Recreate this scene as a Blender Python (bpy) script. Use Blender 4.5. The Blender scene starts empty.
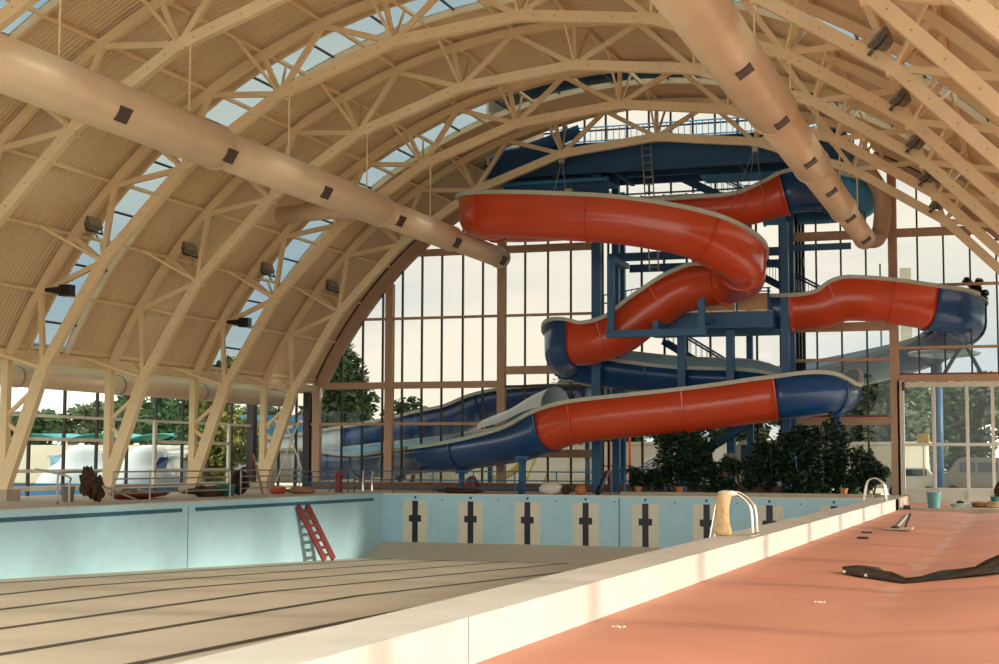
import bpy, math, random
from math import sin, cos, pi, radians, sqrt, atan2, tan
from mathutils import Vector, Matrix
random.seed(7)
S = bpy.context.scene
COL = S.collection

# ------------------------------------------------------------------ camera
cd = bpy.data.cameras.new('camera'); cam = bpy.data.objects.new('camera', cd); COL.objects.link(cam)
cd.sensor_fit = 'HORIZONTAL'; cd.sensor_width = 36.0; cd.lens = 1552.0 * 36 / 999
cd.clip_end = 1200
YAW, PITCH, ROLL = radians(18.72), radians(4.75), 0.0037
cam.matrix_world = (Matrix.Translation((0, 0, 1.48)) @ Matrix.Rotation(YAW, 4, 'Z') @ Matrix.Rotation(pi / 2 + PITCH, 4, 'X')
                    @ Matrix.Rotation(ROLL, 4, 'Z'))
S.camera = cam

# ------------------------------------------------------------------ sky, sun, exposure
w = bpy.data.worlds.new('sky'); S.world = w; w.use_nodes = True
nt = w.node_tree; nt.nodes.clear()
out = nt.nodes.new('ShaderNodeOutputWorld'); bg = nt.nodes.new('ShaderNodeBackground')
tc = nt.nodes.new('ShaderNodeTexCoord'); mp = nt.nodes.new('ShaderNodeMapping'); mp.inputs['Scale'].default_value = (1.2, 1.2, 5)
nz = nt.nodes.new('ShaderNodeTexNoise'); nz.inputs['Scale'].default_value = 2.2; nz.inputs['Detail'].default_value = 5
cr = nt.nodes.new('ShaderNodeValToRGB')
cr.color_ramp.elements[0].position = .36; cr.color_ramp.elements[0].color = (.56, .64, .68, 1)
cr.color_ramp.elements[1].position = .60; cr.color_ramp.elements[1].color = (.93, .87, .74, 1)
nt.links.new(tc.outputs['Generated'], mp.inputs['Vector']); nt.links.new(mp.outputs[0], nz.inputs['Vector'])
nt.links.new(nz.outputs['Fac'], cr.inputs[0]); nt.links.new(cr.outputs[0], bg.inputs['Color'])
bg.inputs['Strength'].default_value = 2.7
nt.links.new(bg.outputs[0], out.inputs['Surface'])
sl = bpy.data.lights.new('sun', 'SUN'); sun = bpy.data.objects.new('sun', sl); COL.objects.link(sun)
sl.energy = 3.0; sl.angle = radians(5); sl.color = (1, .86, .66)
sun.rotation_euler = Vector((-0.95, -0.22, -0.20)).to_track_quat('-Z', 'Y').to_euler()
S.view_settings.view_transform = 'Standard'; S.view_settings.look = 'None'
S.view_settings.gamma = 1.0; S.view_settings.exposure = 0.34; S.view_settings.use_curve_mapping = False

# ------------------------------------------------------------------ materials
def mat(name, col, rough=.6, metal=0., var=0., vscale=4., spec=.4, bump=0., bscale=20., col2=None, coat=0.):
    m = bpy.data.materials.new(name); m.use_nodes = True; t = m.node_tree; b = t.nodes['Principled BSDF']
    b.inputs['Roughness'].default_value = rough; b.inputs['Metallic'].default_value = metal
    b.inputs['Specular IOR Level'].default_value = spec
    b.inputs['Coat Weight'].default_value = coat; b.inputs['Coat Roughness'].default_value = .15
    co = t.nodes.new('ShaderNodeTexCoord')
    n = t.nodes.new('ShaderNodeTexNoise'); n.inputs['Scale'].default_value = vscale; n.inputs['Detail'].default_value = 6
    t.links.new(co.outputs['Object'], n.inputs['Vector'])
    r = t.nodes.new('ShaderNodeValToRGB')
    c2 = col2 or tuple(max(0, c * (1 - var)) for c in col)
    c1 = col if col2 else tuple(min(1, c * (1 + var * .6)) for c in col)
    r.color_ramp.elements[0].position = .3; r.color_ramp.elements[0].color = (*c2, 1)
    r.color_ramp.elements[1].position = .7; r.color_ramp.elements[1].color = (*c1, 1)
    t.links.new(n.outputs['Fac'], r.inputs[0]); t.links.new(r.outputs[0], b.inputs['Base Color'])
    if bump:
        n2 = t.nodes.new('ShaderNodeTexNoise'); n2.inputs['Scale'].default_value = bscale; n2.inputs['Detail'].default_value = 4
        t.links.new(co.outputs['Object'], n2.inputs['Vector'])
        bp = t.nodes.new('ShaderNodeBump'); bp.inputs['Strength'].default_value = bump; bp.inputs['Distance'].default_value = .05
        t.links.new(n2.outputs['Fac'], bp.inputs['Height']); t.links.new(bp.outputs[0], b.inputs['Normal'])
    return m

def glass(name, tint=(.97, .98, .97), refl=.05):
    m = bpy.data.materials.new(name); m.use_nodes = True; t = m.node_tree; t.nodes.clear()
    o = t.nodes.new('ShaderNodeOutputMaterial'); mx = t.nodes.new('ShaderNodeMixShader')
    tr = t.nodes.new('ShaderNodeBsdfTransparent'); tr.inputs[0].default_value = (*tint, 1)
    g = t.nodes.new('ShaderNodeBsdfGlossy'); g.inputs['Roughness'].default_value = .04
    n = t.nodes.new('ShaderNodeTexNoise'); n.inputs['Scale'].default_value = .4
    mr = t.nodes.new('ShaderNodeMapRange'); mr.inputs['To Min'].default_value = refl * .6; mr.inputs['To Max'].default_value = refl * 1.4
    t.links.new(n.outputs['Fac'], mr.inputs['Value']); t.links.new(mr.outputs[0], mx.inputs[0])
    t.links.new(tr.outputs[0], mx.inputs[1]); t.links.new(g.outputs[0], mx.inputs[2]); t.links.new(mx.outputs[0], o.inputs[0])
    return m

def tile_mat(name, col, grout, sx, sy, var=.06, rough=.35):
    """small square tiles: grid drawn in object space on a vertical or horizontal face"""
    m = mat(name, col, rough, var=var, vscale=1.5); t = m.node_tree; b = t.nodes['Principled BSDF']
    src = b.inputs['Base Color'].links[0].from_socket
    co = t.nodes.new('ShaderNodeTexCoord'); sp = t.nodes.new('ShaderNodeSeparateXYZ'); t.links.new(co.outputs['Object'], sp.inputs[0])
    vals = []
    for ax, sc in ((sx[0], sx[1]), (sy[0], sy[1])):
        mu = t.nodes.new('ShaderNodeMath'); mu.operation = 'MULTIPLY'; mu.inputs[1].default_value = 1 / sc
        fr = t.nodes.new('ShaderNodeMath'); fr.operation = 'FRACT'
        lt = t.nodes.new('ShaderNodeMath'); lt.operation = 'LESS_THAN'; lt.inputs[1].default_value = .07
        t.links.new(sp.outputs[ax], mu.inputs[0]); t.links.new(mu.outputs[0], fr.inputs[0]); t.links.new(fr.outputs[0], lt.inputs[0])
        vals.append(lt)
    mxm = t.nodes.new('ShaderNodeMath'); mxm.operation = 'MAXIMUM'
    t.links.new(vals[0].outputs[0], mxm.inputs[0]); t.links.new(vals[1].outputs[0], mxm.inputs[1])
    mc = t.nodes.new('ShaderNodeMixRGB'); mc.inputs[2].default_value = (*grout, 1)
    ml = t.nodes.new('ShaderNodeMath'); ml.operation = 'MULTIPLY'; ml.inputs[1].default_value = .5
    t.links.new(mxm.outputs[0], ml.inputs[0]); t.links.new(ml.outputs[0], mc.inputs[0])
    t.links.new(src, mc.inputs[1]); t.links.new(mc.outputs[0], b.inputs['Base Color'])
    return m

M = {}
M['cream'] = mat('cream_paint', (.87, .67, .41), .5, var=.06, vscale=1.2)
M['roof'] = mat('roof_sheet', (.75, .555, .345), .6, var=.08, vscale=.5)
M['duct'] = mat('duct_fabric', (.78, .60, .41), .42, var=.07, vscale=.8, metal=.15)
M['ductgrille'] = mat('grille_mesh', (.10, .07, .06), .5, var=.3, vscale=60)
M['tan'] = mat('tan_steel', (.56, .36, .24), .55, var=.06)
M['dark'] = mat('dark_mullion', (.045, .03, .028), .4, var=.1)
M['redflash'] = mat('red_flashing', (.35, .05, .04), .5, var=.1)
M['white'] = mat('white_paint', (.80, .76, .66), .5, var=.05)
M['glass'] = glass('sky_dimming_glass', (.32, .315, .30), .03)  # grey tint added to dim the bright sky behind the panes
M['sideglass'] = glass('side_glass', (.66, .66, .64), .03)
M['skyglass'] = glass('skylight_sheet', (.40, .45, .47), .04)
M['poolblue'] = tile_mat('pale_blue_tile', (.46, .75, .87), (.58, .80, .88), ('Y', .2), ('Z', .2))
M['poolblueb'] = tile_mat('pale_blue_tile_back', (.44, .74, .88), (.56, .79, .88), ('X', .2), ('Z', .2))
M['overflow'] = mat('overflow_blue', (.03, .14, .20), .4, var=.2)
M['coping'] = mat('coping_blue', (.55, .72, .72), .5, var=.08)
M['poolfloor'] = mat('pool_floor_screed', (.72, .66, .52), .75, var=.08, vscale=.35, bump=.15, bscale=3)
M['tileblack'] = mat('black_tile', (.018, .016, .03), .35, var=.2, vscale=8)
M['tilewhite'] = mat('cream_tile', (.80, .77, .64), .4, var=.08, vscale=6)
M['laneline'] = mat('lane_line_tile', (.085, .062, .058), .5, var=.2, vscale=3)
M['beam'] = mat('beam_render', (.62, .595, .53), .6, var=.12, vscale=.7, bump=.08, bscale=8)
M['deck'] = mat('red_deck', (.60, .255, .165), .55, var=.12, vscale=.35, bump=.08, bscale=30)
M['concrete'] = mat('concrete', (.50, .43, .33), .85, var=.18, vscale=1.2, bump=.2)
M['kerb'] = mat('brown_plinth', (.22, .13, .09), .7, var=.2)
M['red'] = mat('red_gelcoat', (.68, .072, .020), .28, var=.10, vscale=.5, coat=.35)
M['blue'] = mat('blue_gelcoat', (.010, .075, .24), .26, var=.12, vscale=.5, coat=.4)
M['lightblue'] = mat('light_blue_gelcoat', (.42, .68, .80), .3, var=.08, vscale=.5, coat=.3)
M['whiteblue'] = mat('white_gelcoat', (.74, .82, .84), .3, var=.04, vscale=.5, coat=.3)
M['rim'] = mat('grey_rim', (.56, .58, .50), .5, var=.08)
M['steelblue'] = mat('blue_steel', (.035, .14, .30), .45, var=.12, vscale=.8)
M['steeldark'] = mat('dark_blue_steel', (.018, .085, .20), .5, var=.15, vscale=.6)
M['deckblue'] = mat('deck_blue', (.07, .32, .58), .45, var=.1)
M['plywood'] = mat('plywood', (.62, .42, .24), .7, var=.08, vscale=2)
M['chrome'] = mat('stainless', (.75, .72, .66), .22, metal=1., var=.05)
M['galv'] = mat('galvanised', (.42, .40, .36), .45, metal=.6, var=.1)
M['lampgrey'] = mat('lamp_housing', (.20, .19, .16), .5, var=.15)
M['black'] = mat('black_plastic', (.012, .012, .014), .25, var=.2, coat=.3)
M['maroon'] = mat('maroon_ladder', (.22, .035, .03), .5, var=.15)
M['teal'] = mat('teal_plastic', (.12, .36, .36), .4, var=.08)
M['green'] = mat('green_plastic', (.02, .17, .14), .4, var=.1)
M['cloth'] = mat('paper_wrap', (.62, .42, .22), .8, var=.25, vscale=6, bump=.5, bscale=14)
M['cloth2'] = mat('white_cloth', (.78, .74, .66), .85, var=.08, vscale=5, bump=.3)
M['brown'] = mat('brown_cloth', (.07, .04, .025), .9, var=.5, vscale=9, bump=.4)
M['wood'] = mat('timber', (.38, .20, .10), .7, var=.25, vscale=3)
M['orange'] = mat('orange_bag', (.55, .22, .08), .7, var=.2)
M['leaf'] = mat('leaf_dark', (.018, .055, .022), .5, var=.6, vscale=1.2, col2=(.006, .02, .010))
M['treeleaf'] = mat('tree_leaf', (.10, .19, .07), .7, vscale=.5, col2=(.035, .085, .04))
M['treeleaf2'] = mat('yellow_tree_leaf', (.36, .34, .06), .7, vscale=.8, col2=(.05, .11, .04))
M['treehazy'] = mat('hazy_tree_leaf', (.20, .25, .14), .7, vscale=.4, col2=(.09, .13, .08))  # distance haze painted in as a lighter, greyer leaf colour
M['bark'] = mat('bark', (.10, .07, .05), .9, var=.3)
M['grass'] = mat('grass', (.16, .23, .07), .9, vscale=.15, col2=(.30, .30, .15))
M['paving'] = mat('paving', (.58, .52, .42), .85, var=.12, vscale=.3)
M['building'] = mat('pale_render', (.86, .80, .66), .8, var=.06, vscale=.4)
M['shade'] = mat('teal_canopy', (.05, .36, .38), .6, var=.15)
M['yellow'] = mat('yellow_plastic', (.75, .50, .08), .5, var=.1)
M['redpost'] = mat('red_post', (.62, .10, .05), .5, var=.1)
M['carwhite'] = mat('van_paint', (.66, .64, .56), .35, var=.05)
M['carglass'] = mat('van_glass', (.06, .08, .09), .15, var=.1)
M['tyre'] = mat('tyre_rubber', (.02, .02, .02), .8, var=.1)
M['roofred'] = mat('roof_tile', (.30, .12, .07), .8, var=.2)
M['soil'] = mat('soil', (.06, .04, .03), .9, var=.3)
M['dirt'] = mat('tan_mortar', (.50, .42, .28), .9, var=.15)
M['navy'] = mat('navy_cover', (.02, .07, .20), .5, var=.1)

def add_streak(m):
    # pale cement wash along the drain line of the deck, with its own ragged shape
    t = m.node_tree; b = t.nodes['Principled BSDF']; src = b.inputs['Base Color'].links[0].from_socket
    N = t.nodes.new; L = t.links.new
    co = N('ShaderNodeTexCoord'); sp = N('ShaderNodeSeparateXYZ'); L(co.outputs['Object'], sp.inputs[0])
    no = N('ShaderNodeTexNoise'); no.inputs['Scale'].default_value = 1.1; no.inputs['Detail'].default_value = 6; L(co.outputs['Object'], no.inputs['Vector'])
    def math_(op, a, b_=None):
        n = N('ShaderNodeMath'); n.operation = op
        for i, v in enumerate((a, b_)):
            if v is None: continue
            if isinstance(v, (int, float)): n.inputs[i].default_value = v
            else: L(v, n.inputs[i])
        return n.outputs[0]
    d = math_('ABSOLUTE', math_('ADD', sp.outputs['X'], 2.05))
    wdt = math_('MULTIPLY', math_('SUBTRACT', no.outputs['Fac'], .40), 1.3)
    f = math_('MULTIPLY', math_('SUBTRACT', wdt, d), 9.0)
    cl = N('ShaderNodeClamp'); L(f, cl.inputs[0])
    far = N('ShaderNodeMapRange'); far.inputs['From Min'].default_value = 20; far.inputs['From Max'].default_value = 30
    far.inputs['To Max'].default_value = .6; L(sp.outputs['Y'], far.inputs['Value'])
    mx = N('ShaderNodeMixRGB'); L(math_('MULTIPLY', cl.outputs[0], far.outputs[0]), mx.inputs[0]); L(src, mx.inputs[1]); mx.inputs[2].default_value = (.62, .42, .33, 1)
    L(mx.outputs[0], b.inputs['Base Color'])
add_streak(M['deck'])

# ------------------------------------------------------------------ helpers
WLOC = {}
class MB:
    def __init__(s): s.v = []; s.f = []; s.mi = []; s.cur = 0
    def add(s, vs, fs):
        n = len(s.v); s.v += [tuple(v) for v in vs]
        for f in fs: s.f.append(tuple(n + i for i in f)); s.mi.append(s.cur)
        return s
    def box(s, x0, x1, y0, y1, z0, z1):
        return s.add([(x0,y0,z0),(x1,y0,z0),(x1,y1,z0),(x0,y1,z0),(x0,y0,z1),(x1,y0,z1),(x1,y1,z1),(x0,y1,z1)],
                     [(0,3,2,1),(4,5,6,7),(0,1,5,4),(1,2,6,5),(2,3,7,6),(3,0,4,7)])
    def bar(s, p, q, a=.1, b=None, up=(0, 0, 1)):
        """rectangular bar from p to q: a wide across (p->q x up), b along up"""
        b = b or a; p = Vector(p); q = Vector(q); d = (q - p).normalized(); u = Vector(up)
        if abs(d.dot(u)) > .98: u = Vector((0, 1, 0)) if abs(d.y) < .9 else Vector((1, 0, 0))
        r = d.cross(u).normalized(); u = r.cross(d).normalized(); r *= a / 2; u *= b / 2
        return s.add([p-r-u, p+r-u, p+r+u, p-r+u, q-r-u, q+r-u, q+r+u, q-r+u],
                     [(0,1,2,3),(7,6,5,4),(0,4,5,1),(1,5,6,2),(2,6,7,3),(3,7,4,0)])
    def tube(s, pts, r, n=10, cap=True):
        pts = [Vector(p) for p in pts]; rings = []; m = len(pts)
        rr = r if isinstance(r, (list, tuple)) else [r] * m
        ref = None
        for i in range(m):
            d = (pts[min(i+1, m-1)] - pts[max(i-1, 0)]).normalized()
            if ref is None:
                ref = Vector((0, 0, 1)) if abs(d.z) < .9 else Vector((1, 0, 0))
            a = (ref - d * ref.dot(d)).normalized(); b = d.cross(a); ref = a
            rings.append([pts[i] + (a * cos(2*pi*k/n) + b * sin(2*pi*k/n)) * rr[i] for k in range(n)])
        vs = [v for rg in rings for v in rg]
        fs = [(i*n+k, i*n+(k+1)%n, (i+1)*n+(k+1)%n, (i+1)*n+k) for i in range(m-1) for k in range(n)]
        if cap: fs += [tuple(range(n))[::-1], tuple((m-1)*n+k for k in range(n))]
        return s.add(vs, fs)
    def lathe(s, c, prof, n=20):
        """prof: (r, z) list around a vertical axis at c"""
        vs = [(c[0]+r*cos(2*pi*k/n), c[1]+r*sin(2*pi*k/n), c[2]+z) for r, z in prof for k in range(n)]
        m = len(prof)
        fs = [(i*n+k, i*n+(k+1)%n, (i+1)*n+(k+1)%n, (i+1)*n+k) for i in range(m-1) for k in range(n)]
        fs += [tuple(range(n))[::-1], tuple((m-1)*n+k for k in range(n))]
        return s.add(vs, fs)
    def blob(s, c, rx, ry, rz, n=10, m=8, jit=.12, seed=0, flat=None):
        rnd = random.Random(seed); vs = [(c[0], c[1], c[2]-rz)]
        for i in range(1, m):
            a = pi*i/m - pi/2
            for k in range(n):
                j = 1 + rnd.uniform(-jit, jit); b = 2*pi*k/n
                vs.append((c[0]+rx*cos(a)*cos(b)*j, c[1]+ry*cos(a)*sin(b)*j, c[2]+rz*sin(a)*j))
        vs.append((c[0], c[1], c[2]+rz))
        if flat is not None: vs = [(x, y, max(z, flat)) for x, y, z in vs]
        fs = [(0, 1+(k+1)%n, 1+k) for k in range(n)]
        for i in range(m-2):
            fs += [(1+i*n+k, 1+i*n+(k+1)%n, 1+(i+1)*n+(k+1)%n, 1+(i+1)*n+k) for k in range(n)]
        t = len(vs)-1; fs += [(t, 1+(m-2)*n+k, 1+(m-2)*n+(k+1)%n) for k in range(n)]
        return s.add(vs, fs)
    def build(s, name, m, parent=None, smooth=False, loc=None):
        o = WLOC.get(parent.name, Vector()) if parent else Vector(loc or (0, 0, 0))
        me = bpy.data.meshes.new(name)
        me.from_pydata([tuple(Vector(v) - o) for v in s.v], [], s.f)
        for mm in (m if isinstance(m, (list, tuple)) else [m]): me.materials.append(M[mm])
        for i, p in enumerate(me.polygons): p.material_index = s.mi[i]; p.use_smooth = smooth
        me.update()
        ob = bpy.data.objects.new(name, me); COL.objects.link(ob)
        if parent: ob.parent = parent; WLOC[ob.name] = o
        else: ob.location = o; WLOC[ob.name] = o
        return ob

def empty(name, loc):
    o = bpy.data.objects.new(name, None); o.empty_display_size = .2; COL.objects.link(o); o.location = loc
    WLOC[o.name] = Vector(loc); return o
def tag(o, label=None, cat=None, group=None, kind=None):
    if label: o['label'] = label
    if cat: o['category'] = cat
    if group: o['group'] = group
    if kind: o['kind'] = kind
    return o
def thing(name, label, cat, loc, group=None): return tag(empty(name, loc), label, cat, group)
def struct(o): o['kind'] = 'structure'; return o
KIDS = {}
def copy_tree(o, parent=None):
    c = o.copy(); COL.objects.link(c)
    if parent: c.parent = parent
    for ch in [k for k in list(COL.objects) if k.parent == o]: copy_tree(ch, c)
    return c
def smooth_path(ctrl, per=6):
    """Catmull-Rom through tuples of any length"""
    P = [ctrl[0]] + list(ctrl) + [ctrl[-1]]; res = []
    for i in range(1, len(P)-2):
        for k in range(per):
            t = k/per
            res.append(tuple(.5*((2*b) + (-a+c)*t + (2*a-5*b+4*c-d)*t*t + (-a+3*b-3*c+d)*t**3)
                             for a, b, c, d in zip(P[i-1], P[i], P[i+1], P[i+2])))
    res.append(tuple(P[-2])); return res

# ------------------------------------------------------------------ ground and pool shell
CX, CZ = -15.35, -3.75         # hall axis and arch centre height
ROUT, RIN, RROOF = 21.3, 19.7, 21.62
TY = [13.9, 20.55, 27.2, 33.85, 40.5, 47.15, 53.8, 60.45, 67.1]
PX0, PX1, PY1 = -27.4, -5.85, 64.6     # pool: left wall, right wall, far wall
GY = 73.3                              # gable glazing plane
def zf(y): return -1.8 - .014*(y-35) if y < 35 else -1.8 - .034*(y-35)

# pool floor: two falls, then a ramp up to the far wall
m = MB(); ys = [-6, 10, 20, 35, 50, 62.6, PY1+.02]; zs = [zf(y) for y in ys[:-1]] + [-2.12]
xs = [PX0-.02, PX1+.02]
for i in range(len(ys)-1):
    m.add([(xs[0], ys[i], zs[i]), (xs[1], ys[i], zs[i]), (xs[1], ys[i+1], zs[i+1]), (xs[0], ys[i+1], zs[i+1]),
           (xs[0], ys[i], zs[i]-.3), (xs[1], ys[i], zs[i]-.3), (xs[1], ys[i+1], zs[i+1]-.3), (xs[0], ys[i+1], zs[i+1]-.3)],
          [(0,1,2,3), (7,6,5,4), (0,4,5,1), (1,5,6,2), (2,6,7,3), (3,7,4,0)])
pf = struct(m.build('floor_pool', 'poolfloor'))
LX = [-25.95 + 2.62*k for k in range(8)]
for x in LX:
    m = MB(); yy = [-4, 20, 35, 62.3]
    for i in range(3):
        a, b = yy[i], yy[i+1]
        m.add([(x-.13, a, zf(a)+.006), (x+.13, a, zf(a)+.006), (x+.13, b, zf(b)+.006), (x-.13, b, zf(b)+.006)], [(0,1,2,3)])
    m.build('lane_line', 'laneline', pf)
# left wall
m = MB(); m.box(PX0-.3, PX0, -6, PY1+.3, -3.1, -.02); wl = struct(m.build('wall_left', 'poolblue'))
m = MB(); m.box(PX0-.75, PX0+.02, -6, PY1+.3, -.02, .03); struct(m.build('trim_1', 'coping'))
for a, b in ((-4, 47.1), (48.0, 63.6)):
    m = MB(); m.box(PX0-.1, PX0+.012, a, b, -.30, -.17); m.build('overflow_slot', 'overflow', wl)
for y in (47.5,):
    m = MB(); m.box(PX0-.02, PX0+.006, y, y+.03, -2.4, -.1); m.build('expansion_joint', 'dark', wl)
m = MB(); m.box(PX0-.3, PX1+.3, PY1, PY1+.3, -3.1, -.02); wb = struct(m.build('wall_back', 'poolblueb'))
m = MB(); m.box(PX0-.75, PX1+.3, PY1-.02, PY1+.5, -.02, .03); struct(m.build('trim_2', 'tilewhite'))
for k in range(8):
    x = -25.82 + 2.62*k
    p = MB().box(x-.58, x+.58, PY1-.012, PY1+.05, -2.12, -.30).build('lane_panel', 'tilewhite', wb)
    q = MB().box(x-.135, x+.135, PY1-.02, PY1+.04, -2.12, -.30).box(x-.29, x+.29, PY1-.021, PY1+.04, -1.22, -.93).build('lane_cross', 'tileblack', p)
    MB().box(x-.05, x+.05, PY1-.02, PY1+.02, -.20, -.09).build('lane_hook', 'overflow', wb)
    MB().box(x+1.25, x+1.31, PY1-.02, PY1+.02, -.27, -.21).build('rope_eye', 'overflow', wb)
MB().box(-16.5, -16.46, PY1-.006, PY1+.02, -2.12, -.05).build('expansion_joint', 'dark', wb)
# right beam between pool and red deck
m = MB()
segs = [(-4, 14.0), (14.03, 66.4)]
for a, b in segs: m.box(-5.92, -5.05, a, b, -3.0, 0)
br = struct(m.build('wall_right', 'beam'))
MB().box(-5.90, -5.06, 14.0, 14.03, -.46, -.004).build('expansion_joint', 'dark', br)
# red deck with a shallow valley running along it
m = MB(); xs = [-5.05, -3.6, -2.6, -2.05, -1.5, -.4, 5.2]; zz = [-.455, -.50, -.555, -.60, -.555, -.49, -.455]
nY = 36
for j in range(nY+1):
    y = -6 + (67.2+6)*j/nY
    for x, z in zip(xs, zz): m.v.append((x, y, z))
for j in range(nY):
    for i in range(len(xs)-1):
        a = j*len(xs)+i; m.f.append((a, a+1, a+1+len(xs), a+len(xs))); m.mi.append(0)
fl = struct(m.build('floor_deck', 'deck', smooth=True))
# decks
struct(MB().box(-38.2, PX0-.3, -6, GY+.3, -.5, 0).build('floor_left', 'concrete'))
struct(MB().box(PX0-.3, -5.05, PY1+.3, GY+.3, -.5, -.001).build('floor_back', 'concrete'))
struct(MB().box(-5.06, 6, 66.9, GY+.3, -.9, -.40).build('floor_entrance', 'concrete'))
# outdoor ground
struct(MB().box(-420, 260, GY+.3, 560, -.9, -.35).build('ground', 'grass'))
struct(MB().box(-120, -38.2, -10, GY+.3, -.9, -.35).build('ground_side', 'grass'))
struct(MB().box(6, 60, -20, GY+.3, -.9, -.45).build('ground_right', 'paving'))
struct(MB().box(-60, 40, GY+.3, 93, -.36, -.33).build('floor_yard', 'paving'))

# ------------------------------------------------------------------ roof
def AP(r, a, y): return Vector((CX + r*sin(a), y, CZ + r*cos(a)))
AH = radians(64.9)
N1 = radians(12.93)
def roof_patch(y0, y1, name, cut=None):
    """corrugated sheet, ribs running round the arch"""
    m = MB(); pitch = .22; prof = []
    y = y0
    while y < y1 - .05:
        for dy, dr in ((0, 0), (.08, 0), (.11, -.04), (.19, -.04), (.22, 0)):
            prof.append((min(y+dy, y1), dr))
        y += pitch
    pr = [prof[0]]
    for q in prof[1:]:
        if q[0] > pr[-1][0] + 1e-4: pr.append(q)
    na = 48; n = len(pr)
    for j in range(na+1):
        a = -AH + 2*AH*j/na
        for (y, dr) in pr: m.v.append(tuple(AP(RROOF+dr, a, y)))
    for j in range(na):
        am = -AH + 2*AH*(j+.5)/na
        for i in range(n-1):
            if cut and abs(am) < cut[0] and pr[i][0] > cut[1]: continue
            b = j*n+i; m.f.append((b, b+1, b+1+n, b+n)); m.mi.append(0)
    return struct(m.build(name, 'roof', smooth=False))
SKY = [(8.5, 11.0), (21.8, 24.3), (35.1, 37.6), (48.35, 50.85), (61.65, 64.15)]
edges = [6.4] + [v for s_ in SKY for v in s_] + [72.95]
bays = [(edges[0], SKY[0][0])] + [(SKY[i][1], SKY[i+1][0]) for i in range(4)] + [(SKY[4][1], 72.95)]
for i, (a, b) in enumerate(bays):
    if b - a > .3: roof_patch(a, b, 'ceiling', (radians(24.6), 69.3) if i == 5 else None)
# opaque outer skin is the same sheet; skylight strips between the bays
nwin = 1
def arc_strip(m, r, y0, y1, a0, a1, n, t=.03):
    for j in range(n):
        p, q = a0+(a1-a0)*j/n, a0+(a1-a0)*(j+1)/n
        A, B = [AP(r, p, y0), AP(r, p, y1), AP(r+t, p, y1), AP(r+t, p, y0)], [AP(r, q, y0), AP(r, q, y1), AP(r+t, q, y1), AP(r+t, q, y0)]
        m.add(A+B, [(0,1,5,4), (1,2,6,5), (2,3,7,6), (3,0,4,7)] + ([(3,2,1,0)] if j == 0 else []) + ([(4,5,6,7)] if j == n-1 else []))
    return m
for (a, b) in SKY + [(72.97, 73.2)]:
    e = struct(empty('window_%d' % nwin, (CX, (a+b)/2, 17.9))); nwin += 1
    cuts = [(-AH, AH)] if b < 70 else [(-AH, -radians(24.6)), (radians(24.6), AH)]
    m = MB()
    for c0, c1 in cuts: arc_strip(m, RROOF-.02, a, b, c0, c1, 24, .015)
    m.build('pane', 'skyglass', e)
    if b < 70:
        for y in (a, b):
            arc_strip(MB(), RROOF-.24, y-.07, y+.07, -AH, AH, 40, .26).build('curb', 'cream', e)
        for k in range(-10, 11):
            an = k*N1/2 + N1/4
            p = AP(RROOF-.05, an, a); q = AP(RROOF-.05, an, b)
            MB().bar(p, q, .07, .07, (p - Vector((CX, p.y, CZ)))).build('glazing_bar', 'dark', e)
edge = MB()
for s_ in (-1, 1): arc_strip(edge, RROOF-.10, 72.95, 73.0, s_*radians(24.6), s_*AH, 24, .14)
struct(edge.build('trim_gable_edge', 'dark'))
# purlins
k_ = 3
for k in range(-10, 11):
    an = k*N1/2; p = AP(RROOF-.16, an, 6.6); q = AP(RROOF-.16, an, 69.2 if abs(k) < 4 else 72.7)
    struct(MB().bar(p, q, .10, .16, (p - Vector((CX, p.y, CZ)))).build('trim_%d' % k_, 'cream')); k_ += 1
for sgn in (-1, 1):
    x = CX + sgn*19.45
    struct(MB().box(x-.1, x+.1, 6.4, GY, 5.05, 5.35).build('trim_%d' % k_, 'cream')); k_ += 1
    struct(MB().box(x-.05, x+.05, 6.4, GY, 5.55, 5.68).build('trim_%d' % k_, 'cream')); k_ += 1

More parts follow.
